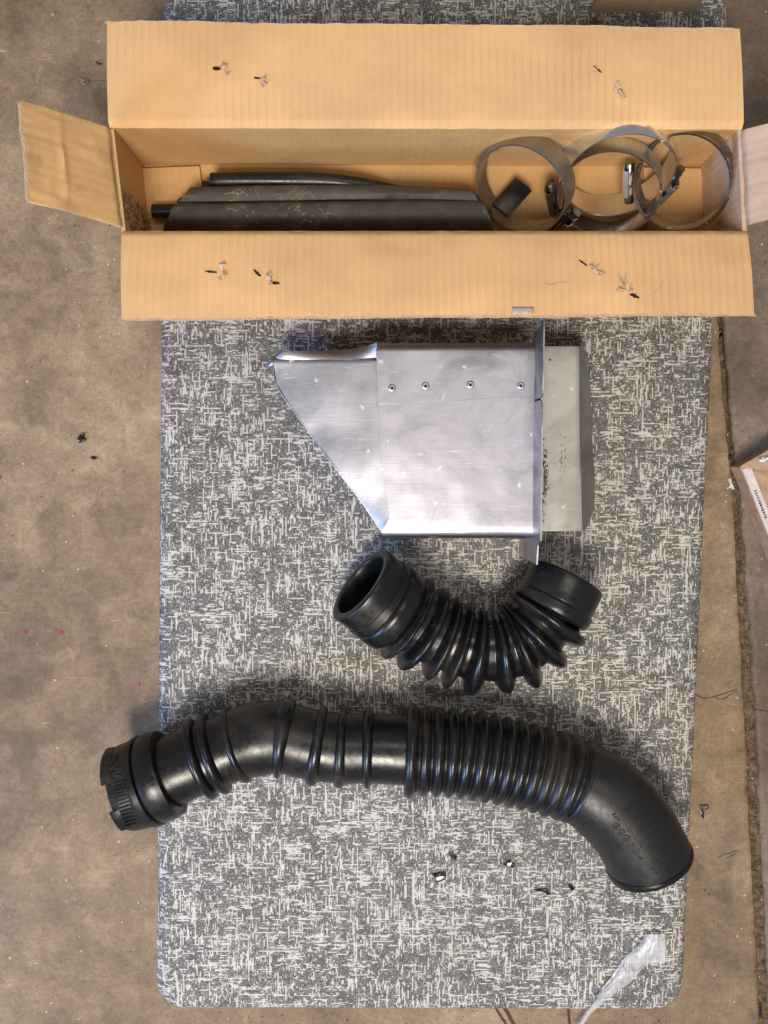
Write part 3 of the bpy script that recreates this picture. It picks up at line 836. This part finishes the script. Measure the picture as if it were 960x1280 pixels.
# rear section beyond the flange, with a sloping outer side
RZ = .060
rr = []
for (y, xr, xs, zs) in [(433, 724, 727, .050), (436, 725, 731, .046), (480, 725, 737, .032), (560, 726, 741, .024), (600, 726.5, 743.5, .020), (632, 727, 743, .020), (650, 727.5, 738, .034), (664, 728, 731, .052)]:
    xs_ = [676, 690, 705, 718, 724]
    rr.append([at(x, y, RZ + .0005 * n1(x * .03, y * .02)) for x in xs_] + [at(xr, y, RZ - .0003), at(xr + 1.2, y, RZ - .002)] + [at(lerp(xr + 1.2, xs, v), y, lerp(RZ - .002, zs, v)) for v in (.35, .7, 1)])
rr = [down(rr[0], zb, .0)] + rr + [down(rr[-1], zb, .0)]
sheetrows(rr, .0012, 'rear_section', M_alu2, scoop)
m = MB(); P = at(687.5, 449.5, RZ + .0008); m.v += [P + Vector((math.cos(k * .6) * .0009, math.sin(k * .6) * .0009, 0)) for k in range(10)]; m.f.append(list(range(10))); m.build('pin_hole', M_slot, scoop)
# dark rubbed-off sealant beside the flange
m = MB(); r2 = random.Random(5)
for i in range(150):
    y = r2.gauss(596, 22); x = 678 + abs(r2.gauss(0, 2.6)) + (2 if 585 < y < 615 else 0)
    if y > 655 or y < 500: continue
    P = at(x, y, RZ + .0010); q = r2.uniform(.00015, .0006)
    m.box(P, (q, 0, 0), (0, q * r2.uniform(.6, 2), 0), (0, 0, .0002))
for i in range(26):
    P = at(r2.gauss(703, 3), r2.gauss(570, 14), RZ + .0010); q = r2.uniform(.0001, .00035)
    m.box(P, (q, 0, 0), (0, q * 1.5, 0), (0, 0, .0002))
tag(m.build('sealant_smears', M_rubdust, scoop), kind='stuff')

# ------------------------------------------------------------------ short bent bellows hose
hs = root('bellows_hose', onz(at(600, 800, MATZ), MATZ), 'short bent black rubber bellows hose below the metal duct', 'hose')
PS = Path([at(*p) for p in [(450, 730, .070), (479, 752, .063), (512, 775, .057), (552, 797, .053), (604, 812, .053), (650, 804, .053), (680, 776, .052), (696, 748, .050), (709, 722, .046)]], 30)
k = mpp(.053)
R0 = 52 * k
s1 = PS.sat(500, 768); s2 = PS.sat(688, 764)
def seg(pairs, n=5):
    o = []
    for (a, b) in zip(pairs, pairs[1:]):
        for i in range(n): o.append((lerp(a[0], b[0], i / n), lerp(a[1], b[1], i / n)))
    return o + [pairs[-1]]
m = MB()
turn(m, PS, seg([(.030, R0 * .80), (.004, R0 * .80), (.0006, R0 * .815), (0, R0 * .84), (0, R0 * .98), (.0007, R0 * 1.01), (.002, R0 * 1.02), (.018, R0 * 1.01), (.0185, R0 * 1.035), (.026, R0 * 1.05), (.0275, R0 * .99), (.029, R0 * 1.03), (.031, R0 * 1.06), (s1 - .006, R0 * 1.06), (s1 - .003, R0 * 1.04), (s1, R0 * .95)], 3), 80, .006)
cuff = m.build('cuff', M_rub, hs, smooth=True, auto=50)
m = MB(); turn(m, PS, [(.0299, R0 * .80), (.03, R0 * .6), (.0301, .0005)], 40); m.build('bore', M_rubdark, cuff, smooth=True)
# moulded size mark on the cuff
NR = 9; prof = []
sa, sb = s1 - .001, s2 + .002
# side of the ring that faces the inside of the bend: towards the far side of the mat
def ribbed(f):
    d_ = ((f + .014 * math.sin(f * 17) * math.sin(math.pi * f)) * NR) % 1.0 - .5
    w_ = max(0.0, math.cos(math.pi * d_ / .70)) ** .75 if abs(d_) < .35 else 0.0
    k_ = int(f * NR)
    def r(a):
        inner = max(0.0, -math.sin(a)) if PSIDE < 0 else max(0.0, math.sin(a))
        fade = 1 - .75 * inner ** 2 * math.exp(-((f - .62) / .16) ** 2)
        return R0 * (.75 + .09 * inner + .36 * w_ * fade * (1 if .05 < f < .96 else .5) * (1 - .25 * inner) * (1 + .10 * math.sin(k_ * 2.3)))
    return r
_c, _t, _u = PS.at((sa + sb) / 2); PSIDE = 1 if _t.cross(_u).y > 0 else -1
for i in range(NR * 22 + 1):
    f = i / (NR * 22); prof.append((lerp(sa, sb, f), ribbed(f)))
m = MB(); turn(m, PS, prof, 96, .010); m.build('bellows', mat_rubber('bellows_rubber', dust=.50, rough=(.15, .36), dustcol=(.080, .058, .040)), hs, smooth=True)
m = MB(); E = PS.L; R1 = R0 * .98
turn(m, PS, seg([(s2 - .001, R1 * .90), (s2 + .001, R1 * .98), (s2 + .004, R1 * 1.0), (s2 + .009, R1 * 1.0), (s2 + .0105, R1 * .95), (s2 + .012, R1 * .96), (E - .003, R1 * .96), (E - .0012, R1 * .95), (E, R1 * .92), (E, R1 * .80), (E - .03, R1 * .79)], 3), 80, .006)
m.build('cuff', M_rub2, hs, smooth=True, auto=50)

def surf(path, rfun, px, py):
    z = .13
    while z > .015:
        P = at(px, py, z)
        i = min(range(len(path.p)), key=lambda i: (path.p[i] - P).length_squared)
        if (path.p[i] - P).length <= rfun(path.s[i]):
            return P, (P - path.p[i]).normalized(), path.t[i]
        z -= .0005
    return None
# raised marks near the rim of the left cuff
m = MB()
for (px, py, w, h) in [(455, 770, 5, 4), (462, 774, 4, 5), (448, 778, 5, 2), (456, 782, 3, 2), (465, 766, 3, 3)]:
    H = surf(PS, lambda s: R0 * 1.02, px, py)
    if H:
        P, n, t_ = H; b_ = n.cross(t_)
        m.box(P, t_ * w * k * .5, b_ * h * k * .5, n * .0006)
m.build('moulded_mark', M_rub2, cuff)

# ------------------------------------------------------------------ long intake hose
hl = root('intake_hose', onz(at(480, 940, MATZ), MATZ), 'long ribbed black rubber intake hose with an elbow at its right end', 'hose')
HZ = .050; k = mpp(HZ)
PL = Path([at(*p) for p in [(155, 986, .054), (185, 976, .054), (212, 965, .054), (250, 949, .052), (288, 934, .050), (322, 923, .049), (354, 922, .049), (392, 931, .049), (428, 935, .049), (462, 935, .049), (517, 938, .050),
                            (575, 942, .051), (640, 953, .051), (690, 966, .051), (729, 980, .051), (762, 1002, .052), (789, 1033, .052), (806, 1062, .051), (812, 1076, .050)]], 24)
S = lambda x, y: PL.sat(x, y)
sl0 = S(190, 974)
m = MB(); RA = 54 * k
turn(m, PL, seg([(.022, RA * .78), (.002, RA * .78), (-.001, RA * .82), (-.001, RA * .93), (.000, RA * .97), (.0035, RA * .98), (.004, RA * 1.0), (sl0 - .006, RA * 1.04), (sl0 - .0058, RA * 1.07), (sl0 - .001, RA * 1.07), (sl0, RA * 1.0)], 3), 80, .004)
sleeve = m.build('end_sleeve', M_rub2, hl, smooth=True, auto=40)
m = MB(); turn(m, PL, [(.0219, RA * .78), (.022, RA * .5), (.0221, .0005)], 40); m.build('bore', M_rubdark, sleeve, smooth=True)
# moulded bars and tabs of the sleeve
bars = [(lerp(146, 161, i / 13), lerp(975, 1031, i / 13)) for i in range(14)]
m = MB()
for (px, py) in bars:
    H = surf(PL, lambda s: RA * 1.02, px, py)
    if H:
        P, n, t_ = H; b_ = n.cross(t_); m.box(P + t_ * .0015, t_ * .0050, b_ * .0008, n * .0014)
for (px, py, a) in [(143, 958, .4), (149, 962, -.5), (146, 966, .2), (150, 971, -.4), (142, 950, .9)]:
    H = surf(PL, lambda s: RA * 1.02, px, py)
    if H:
        P, n, t_ = H; b_ = n.cross(t_); d = t_ * math.cos(a) + b_ * math.sin(a); m.box(P, d * .0045, n.cross(d) * .0011, n * .0012)
m.build('moulded_bars', M_rub, sleeve)
for (px0, py0, px1, py1, w) in [(133, 938, 139, 978, .003), (143, 1013, 151, 1036, .0025)]:
    rows = []
    for i in range(7):
        f = i / 6; H = surf(PL, lambda s: RA * .99, lerp(px0, px1, f) + 8, lerp(py0, py1, f) - 2)
        if H:
            P, n, t_ = H
            c_, tt, uu = PL.at(0); P = P - t_ * ((P - c_).dot(tt) + .0005)
            rows.append([P + t_ * .006 + n * .0012, P + n * .0022, P - t_ * w + n * .0014])
    if len(rows) > 3:
        m = MB(); sheet(m, rows, .003, False); m.build('tab', M_rub, sleeve, smooth=True, auto=40)
# bulged collar
sc1 = S(208, 966); m = MB(); RC = 52 * k
turn(m, PL, seg([(sl0 - .001, RC * .95), (sl0 + .001, RC * 1.08)], 2) + [(lerp(sl0 + .001, sc1 + .003, i / 14), RC * (1.03 + .06 * math.sin(math.pi * min(1, .2 + .7 * i / 14)))) for i in range(15)] + [(sc1 + .0035, RC * .86)], 80, .004)
collar = m.build('collar', M_rub2, hl, smooth=True, auto=50)
m = MB()
for (px, py) in [(182, 938), (187, 976), (188, 983)]:
    H = surf(PL, lambda s: RC * 1.10, px, py)
    if H:
        P, n, t_ = H; b_ = n.cross(t_); m.box(P, t_ * .0035, b_ * .0004, n * .0005)
tag(m.build('moulded_line', M_rub, collar), kind='stuff')
# plain pipe run through the first bend up to the large bellows
RP = 43.5 * k; sB0 = S(517, 938); sB1 = S(722, 977)
m = MB(); qs = [lerp(sc1, sB0 + .003, i / 90) for i in range(91)]
def rpipe(q):
    b_ = S_b
    return RP
S_b = None
bumps = [(S(322, 922), .022, 1.06)]
turn(m, PL, [(q, RP * (1 + .07 * math.exp(-((q - bumps[0][0]) / .018) ** 2))) for q in qs], 80, .008); m.build('pipe', M_rub, hl, smooth=True)
ribs = [(251, 949, 53, 3.6), (268.5, 942, 53, 3.6), (295, 931, 49, 2.6), (354, 922, 51, 4.0), (397, 933, 50, 3.8), (427, 935, 49, 3.2), (460, 935, 50.5, 3.2)]
for (x, y, r, w) in ribs:
    q = S(x, y); m = MB(); ww = w * k * 1.15; r *= k
    turn(m, PL, [(q + ww * 1.5 * math.cos(a) * (1.25 if math.sin(a) < .2 else 1), RP * .98 + (r - RP * .98) * max(0, math.sin(a)) ** .75) for a in [math.pi - math.pi * i / 12 for i in range(13)]], 80, .005)
    m.build('rib', M_rub, hl, smooth=True)
# large bellows
NB = 13; prof = []; RB = 56 * k
for i in range(NB * 12 + 1):
    f = i / (NB * 12); q = lerp(sB0 - .002, sB1, f); w_ = .5 + .5 * math.cos(2 * math.pi * NB * f)
    taper = lerp(1.0, .97, f)
    big = 1.05 if f < .04 else 1.0
    prof.append((q, RB * taper * big * (.865 + .135 * w_ ** .5)))
prof = [(sB0 - .0075, RP * .97), (sB0 - .007, RB * .95), (sB0 - .006, RB * 1.02), (sB0 - .003, RB * 1.05)] + prof + [(sB1 + .001, RB * .92)]
m = MB(); turn(m, PL, prof, 96, .006); m.build('bellows', M_rub, hl, smooth=True)
# smooth elbow and its end lip
E = PL.L; RE = 54 * k
m = MB(); qs = [lerp(sB1 - .001, E - .004, i / 40) for i in range(41)]
turn(m, PL, [(q, RE * (.93 + .09 * math.sin(math.pi * .5 * min(1, i / 14)))) for i, q in enumerate(qs)], 96, .006)
elbow = m.build('elbow', mat_rubber('elbow_rubber', (.012, .012, .013), .14, (.32, .44)), hl, smooth=True)
m = MB(); turn(m, PL, seg([(E - .0045, RE * 1.0), (E - .004, RE * 1.04), (E - .001, RE * 1.05), (E + .0015, RE * 1.04), (E + .002, RE * 1.0), (E + .002, RE * .9), (E - .02, RE * .88)], 3), 96, .004)
m.build('lip', M_rub2, elbow, smooth=True, auto=50)
m = MB()
def ringmark(px, py, r):
    H = surf(PL, lambda s: RE * 1.015, px, py)
    if not H: return
    P, n, t_ = H; b_ = n.cross(t_)
    tube(m, [P + (t_ * math.cos(a) + b_ * math.sin(a)) * r for a in [2 * math.pi * i / 14 for i in range(15)]], .0008, 6, False)
def dash(px, py, ang, L):
    H = surf(PL, lambda s: RE * 1.015, px, py)
    if not H: return
    P, n, t_ = H; b_ = n.cross(t_); d = t_ * math.cos(ang) + b_ * math.sin(ang); tube(m, [P - d * L / 2, P + d * L / 2], .0007, 6)
for (x, y) in [(770, 1032.5), (777, 1040.5), (783, 1048), (788, 1056), (794.5, 1063.5)]:
    ringmark(x, y, .0026); dash(x, y, .4, .0024)
ringmark(786, 1036.5, .0015); ringmark(801.5, 1056, .0016); dash(789.5, 1042.5, .8, .0018); dash(793, 1048.5, .2, .0014); dash(767, 1018, 1.2, .003); dash(770, 1021.5, .2, .003); dash(773, 1025, 1.0, .0025)
dash(798, 1070, .3, .006); dash(801, 1072.5, 1.2, .004); dash(816, 1084, 1.4, .005); dash(819, 1089, .3, .006); dash(812, 1083, .2, .006)
m.build('moulded_number', elbow.data.materials[0], elbow, smooth=True)

# ------------------------------------------------------------------ small litter
M_black = plain('black_scrap', (.012, .012, .013), .35, 0, .5, .2)
M_white = plain('white_scrap', (.72, .70, .66), .6)
def scrap(name, pts, z, mat, label, cat, group=None, lift=.0015, seed=0, th=.0005):
    """crumpled flake with the outline pts (px)"""
    r = random.Random(seed); m = MB(); n = len(pts)
    cx = sum(p[0] for p in pts) / n; cy = sum(p[1] for p in pts) / n
    ring = []
    for p in pts: ring.append(at(p[0], p[1], z + r.uniform(.0002, lift)))
    mid = [at(lerp(cx, p[0], .5), lerp(cy, p[1], .5), z + r.uniform(.0004, lift * 1.2)) for p in pts]
    c_ = at(cx, cy, z + lift * .8)
    top = ring + mid + [c_]; bot = [v - up * th for v in top]
    m.v += top + bot; q = len(top)
    for i in range(n):
        j = (i + 1) % n
        for o_, fl_ in ((0, 1), (q, -1)):
            m.f.append([o_ + i, o_ + j, o_ + n + j, o_ + n + i][::-fl_]); m.f.append([o_ + n + i, o_ + n + j, o_ + 2 * n][::-fl_])
        m.f.append([i, q + i, q + j, j])
    o = m.build(name, mat)
    return tag(o, label, cat, group) if label else o
g = 'plastic scraps scattered around the hoses'
MZ = MATZ + .0007
s_ = scrap('plastic_scrap', [(540, 1093), (550, 1092), (558, 1093), (557, 1099), (548, 1103), (543, 1102)], MZ, M_black, 'curled black scrap with a white centre, leftmost below the long hose', 'scrap', g, .003, 1)
w = MB(); P = [at(545, 1097, MZ + .0045), at(552, 1095, MZ + .0045), at(556, 1096, MZ + .0042), at(551, 1100, MZ + .0044), at(546, 1101, MZ + .0044)]; w.add(P + [p - up * .0005 for p in P], [(4, 3, 2, 1, 0), (5, 6, 7, 8, 9)] + [(i, (i + 1) % 5, 5 + (i + 1) % 5, 5 + i) for i in range(5)]); w.build('pale_face', M_white, s_)
scrap('plastic_scrap', [(561, 1067), (566, 1069), (571, 1071), (570, 1075), (564, 1074)], MZ, M_black, 'tiny black scrap just above the curled white-centred scrap', 'scrap', g, .003, 2)
s_ = scrap('plastic_scrap', [(629, 1081), (634, 1078), (640, 1080), (645, 1082), (642, 1085), (634, 1083)], MZ, M_black, 'small black and white scrap midway between the hose elbow and left scraps', 'scrap', g, .003, 3)
w = MB(); P = [at(634, 1079, MZ + .0042), at(640, 1078, MZ + .0045), at(638, 1083, MZ + .0044), at(634, 1082, MZ + .0042)]; w.add(P + [p - up * .0005 for p in P], [(3, 2, 1, 0), (4, 5, 6, 7)] + [(i, (i + 1) % 4, 4 + (i + 1) % 4, 4 + i) for i in range(4)]); w.build('pale_face', M_white, s_)
scrap('plastic_scrap', [(666, 1112), (674, 1111), (683, 1112), (688, 1118), (685, 1119), (680, 1115), (672, 1114)], MZ, M_black, 'thin curved black sliver left of the hose elbow mouth', 'scrap', g, .002, 4)
scrap('plastic_scrap', [(710, 1107), (714, 1107), (719, 1111), (714, 1113)], MZ, M_black, 'tiny black scrap between the curved sliver and the elbow mouth', 'scrap', g, .003, 5)
scrap('plastic_scrap', [(96, 549), (101, 542), (106, 542), (105, 546), (108, 549), (103, 553), (97, 554)], .0006, M_black, 'larger black scrap on bare concrete left of the mat', 'scrap', g, .003, 6)
scrap('plastic_scrap', [(112, 572), (117, 570), (122, 573), (117, 575)], .0006, M_black, 'tiny black scrap just below the larger one on concrete', 'scrap', g, .002, 7)
scrap('plastic_scrap', [(874, 1007), (886, 1007), (886, 1010), (878, 1011), (877, 1017), (880, 1024), (876, 1020)], .0006, M_black, 'black hook-shaped scrap on concrete right of the hose elbow', 'scrap', g, .002, 8)
scrap('leaf_crumb', [(97, 99), (103, 98), (112, 99), (110, 103), (105, 107), (102, 105), (98, 106)], .0006, plain('dry_leaf', (.30, .22, .14), .9), 'crumpled brown leaf crumb on concrete left of the back flap', 'leaf', None, .004, 9)
scrap('twig_splinter', [(118, 76), (123, 78), (128, 80), (127, 81), (122, 80)], .0006, plain('twig', (.05, .035, .025), .9), 'thin dark splinter on concrete above the leaf crumb', 'splinter', None, .0015, 10)
scrap('paper_scrap', [(910, 599), (914, 598), (915, 604), (918, 611), (916, 612), (913, 609), (910, 613), (909, 610), (912, 606)], -.001, M_white, 'torn white paper scrap stuck in the floor joint beside the carton', 'scrap', None, .003, 11)
scrap('grime_lump', [(908, 569), (913, 567), (916, 570), (914, 574), (909, 574)], -.003, M_black, 'black lump in the floor joint above the white paper scrap', 'lump', None, .003, 12)
scrap('grime_lump', [(898, 415), (903, 413), (903, 420), (899, 422)], -.003, M_black, 'black lump in the floor joint just below the box flap corner', 'lump', None, .003, 13)
scrap('grime_lump', [(945, 1257), (951, 1256), (953, 1264), (950, 1272), (946, 1268)], -.003, M_black, 'black lump in the floor joint at the bottom right corner', 'lump', None, .003, 14)
scrap('grit_chip', [(64, 15), (67, 14), (68, 18), (66, 21), (64, 19)], .0006, plain('pale_grit', (.5, .4, .28), .9), 'pale chip on concrete near the top left corner', 'chip', None, .003, 15)
# specks of red paint on the concrete
M_red = plain('red_paint', (.34, .045, .055), .8)
for i, (x, y, r) in enumerate([(31, 791, 2.6), (77, 791, 2.8), (174, 856, 2.6), (0, 597, 2.6)]):
    m = MB(); r3 = random.Random(i)
    m.v += [at(x + math.cos(a) * r * r3.uniform(.6, 1.1), y + math.sin(a) * r * r3.uniform(.6, 1.1), .0007) for a in [2 * math.pi * j / 11 for j in range(11)]]
    m.f.append(list(range(11))[::-1]); m.build('paint_speck', M_red, floor)
# loose grit everywhere on the concrete
def grit(name, n, gen, mats, zf=lambda x, y: .0003):
    m = MB()
    for i in range(n):
        x, y, q = gen(); P = at(x, y, zf(x, y)); a = rnd.uniform(0, 3.14)
        d = Vector((math.cos(a), math.sin(a), 0)) * q; e = Vector((-d.y, d.x, 0)) * rnd.uniform(.5, 1)
        m.add([P + d, P + e, P - d * .8, P - e, P + up * q * rnd.uniform(.5, 1.1) + d * .2], [(0, 1, 4), (1, 2, 4), (2, 3, 4), (3, 0, 4)])
    return tag(m.build(name, mats), kind='stuff')
M_grit = plain('grit_pale', (.62, .55, .44), .9, 0, .2, .3, 40)
M_gritd = plain('grit_dark', (.06, .045, .035), .9, 0, .2, .4, 40)
def gl(): return rnd.uniform(-20, 196), rnd.uniform(-20, 1300), .0003 + .0009 * rnd.random() ** 6
def gr(): return rnd.uniform(858, 985), rnd.uniform(-10, 1290), .0003 + .0009 * rnd.random() ** 6
def gj():
    y = rnd.uniform(400, 1290); return joint_x(y) + rnd.uniform(0, joint_w(y)), y, .0005 + .0012 * rnd.random() ** 3
def gb(): return rnd.uniform(190, 880), rnd.uniform(1262, 1290), .0004 + .0008 * rnd.random() ** 4
grit('floor_grit_pale', 260, lambda: gl() if rnd.random() < .7 else gr(), M_grit)
grit('floor_grit_dark', 260, lambda: rnd.choice((gl, gr, gb))(), M_gritd)
grit('joint_grit', 170, gj, M_grit, lambda x, y: -.0042 if y > 560 else -.008)
grit('joint_grit_dark', 420, gj, M_gritd, lambda x, y: -.0040 if y > 560 else -.008)
# crumbs on the mat
def gm(): return rnd.uniform(225, 840), rnd.uniform(420, 1240), .0003 + .0006 * rnd.random() ** 3
grit('mat_crumbs', 70, gm, M_gritd, lambda x, y: MATZ + .0002)

# strip of clear plastic film at the lower right of the mat
t = NT('clear_film')
t.b.inputs['Base Color'].default_value = (.82, .82, .84, 1); t.b.inputs['Roughness'].default_value = .22
c = t.coord(); f = t.noise(c, 90, 3, .6, .8)
t.l(t.rng(f, .3, .7, .14, .46), t.b.inputs['Alpha']); t.l(t.bump(f, .5, .002), t.b.inputs['Normal'])
M_film = t.m
cl = [((806, 1168), (832, 1168)), ((803, 1176), (832, 1186)), ((792, 1187), (831, 1205)), ((780, 1198), (812, 1203)), ((772, 1210), (803, 1211)), ((764, 1222), (788, 1228)), ((752, 1236), (768, 1243)), ((744, 1250), (754, 1254)), ((731, 1266), (740, 1266)), ((718, 1288), (724, 1288))]
rows = []
for i, (a, b) in enumerate(cl):
    zz = MATZ if a[1] < 1245 else (.007 if a[1] < 1258 else .002)
    zz = MATZ if a[1] < 1252 else .004
    rows.append([at(lerp(a[0], b[0], j / 10), lerp(a[1], b[1], j / 10), zz + .0022 + .0035 * abs(n1(i * .9, j * .55, 3)) + .0030 * abs(n1(i * .25, j * 1.4, 7)) + .003 * math.sin(math.pi * j / 10)) for j in range(11)])
m = MB(); sheet(m, rows[::-1], .0002, False)
tag(m.build('plastic_film', M_film, smooth=True, auto=60), 'crumpled strip of clear plastic film across the lower right mat corner', 'plastic film')

# ------------------------------------------------------------------ carton at the right edge of the picture
cz = .022
A = at(925, 584, cz); Bv = at(988, 742, cz) - A; Cv = at(1010, 536, cz) - A
car = root('carton', onz(A + (Bv + Cv) * .5, .0005), 'brown carton with pale printed tape cut off by the right edge', 'box')
M_kraft = plain('kraft_board', (.40, .265, .175), .8, 0, .2, .2, 120)
M_paletape = plain('pale_tape', (.62, .56, .55), .4, 0, .4, .12, 200)
m = MB(); lo = .0008
V = [A, A + Bv, A + Bv + Cv, A + Cv]
m.add([onz(v, lo) for v in V] + V, [(0, 1, 5, 4), (1, 2, 6, 5), (2, 3, 7, 6), (3, 0, 4, 7), (7, 6, 5, 4), (0, 3, 2, 1)])
bo = m.build('carton_body', M_kraft, car)
# lifted lid flap along the far side
q = [at(925, 583, cz + .002), at(1015, 600, cz + .006), at(1030, 540, cz + .012), at(965, 560, cz + .008)]
m = MB(); sheet(m, [[bil(*q, j / 10, i / 6) + up * (.002 * math.sin(math.pi * j / 10)) for j in range(11)] for i in range(7)], .002)
lid = m.build('lid_flap', M_kraft, car, smooth=True, auto=40)
m = MB(); strip(m, [(949, 577), (953, 576), (957, 574), (964, 573)], 2.6, cz + .0115, .3, 3); m.build('printed_mark', M_white, lid)
m = MB(); strip(m, [(954, 577), (953, 574), (954, 571)], 1.2, cz + .0118, .1, 3); m.build('printed_mark', M_white, lid)
# tape along the near edge, with tiny dark print
e1 = Bv.normalized(); e2 = Cv.normalized()
m = MB(); P0 = A + e1 * .003 + e2 * .0008 + up * .0006
m.add([P0, P0 + e1 * (Bv.length - .004), P0 + e1 * (Bv.length - .004) + e2 * .0085, P0 + e2 * .0085], [(3, 2, 1, 0)] if e1.cross(e2).z < 0 else [(0, 1, 2, 3)])
tp = m.build('tape', M_paletape, car)
m = MB(); r4 = random.Random(3)
for i in range(12):
    P = A + e1 * (.026 + i * .0024) + e2 * .0045 + up * .0010
    m.box(P, e1 * r4.uniform(.0004, .0009), e2 * r4.uniform(.0006, .0012), up * .0001)
m.build('tape_print', M_gritd, tp)
m = MB(); P = A + e1 * .026 + e2 * .0195 + up * .0008
m.add([P, P + e1 * .03, P + e1 * .03 + e2 * .02, P + e2 * .008], [(3, 2, 1, 0)] if e1.cross(e2).z < 0 else [(0, 1, 2, 3)]); m.build('paper_label', M_white, car)

# parcel lying across the far corner of the mat, mostly out of the picture
z1 = .045
a, b = at(748, -3, z1), at(884, -4, z1)
par = root('parcel', onz((a + b) / 2 + Vector((0, .05, 0)), MATZ + .0005), 'beige parcel edge with yellow corner touching the top edge of the picture', 'box')
m = MB(); dy = Vector((0, .12, 0)); lo = MATZ + .001
rows = []
for v in range(9):
    rows.append([a.lerp(b, u / 12) + dy * (v / 8) + up * (.0012 * n1(u * .6, v * .6)) + Vector((0, .002 * n1(u * .8, 3), 0)) for u in range(13)])
rows = [[onz(p, lo) + Vector((0, .004, 0)) for p in rows[0]]] + rows + [[onz(p, lo) for p in rows[-1]]]
sheet(m, rows, .002, False); m.build('parcel_body', plain('beige_board', (.36, .27, .18), .7), par, smooth=True, auto=40)
m = MB(); tube(m, [a + Vector((.006, .001, .001)), a + Vector((.010, -.0005, .001)), a + Vector((.014, .001, .002))], .0026, 8); m.build('yellow_tip', plain('yellow_plastic', (.45, .33, .06), .5), par, smooth=True)
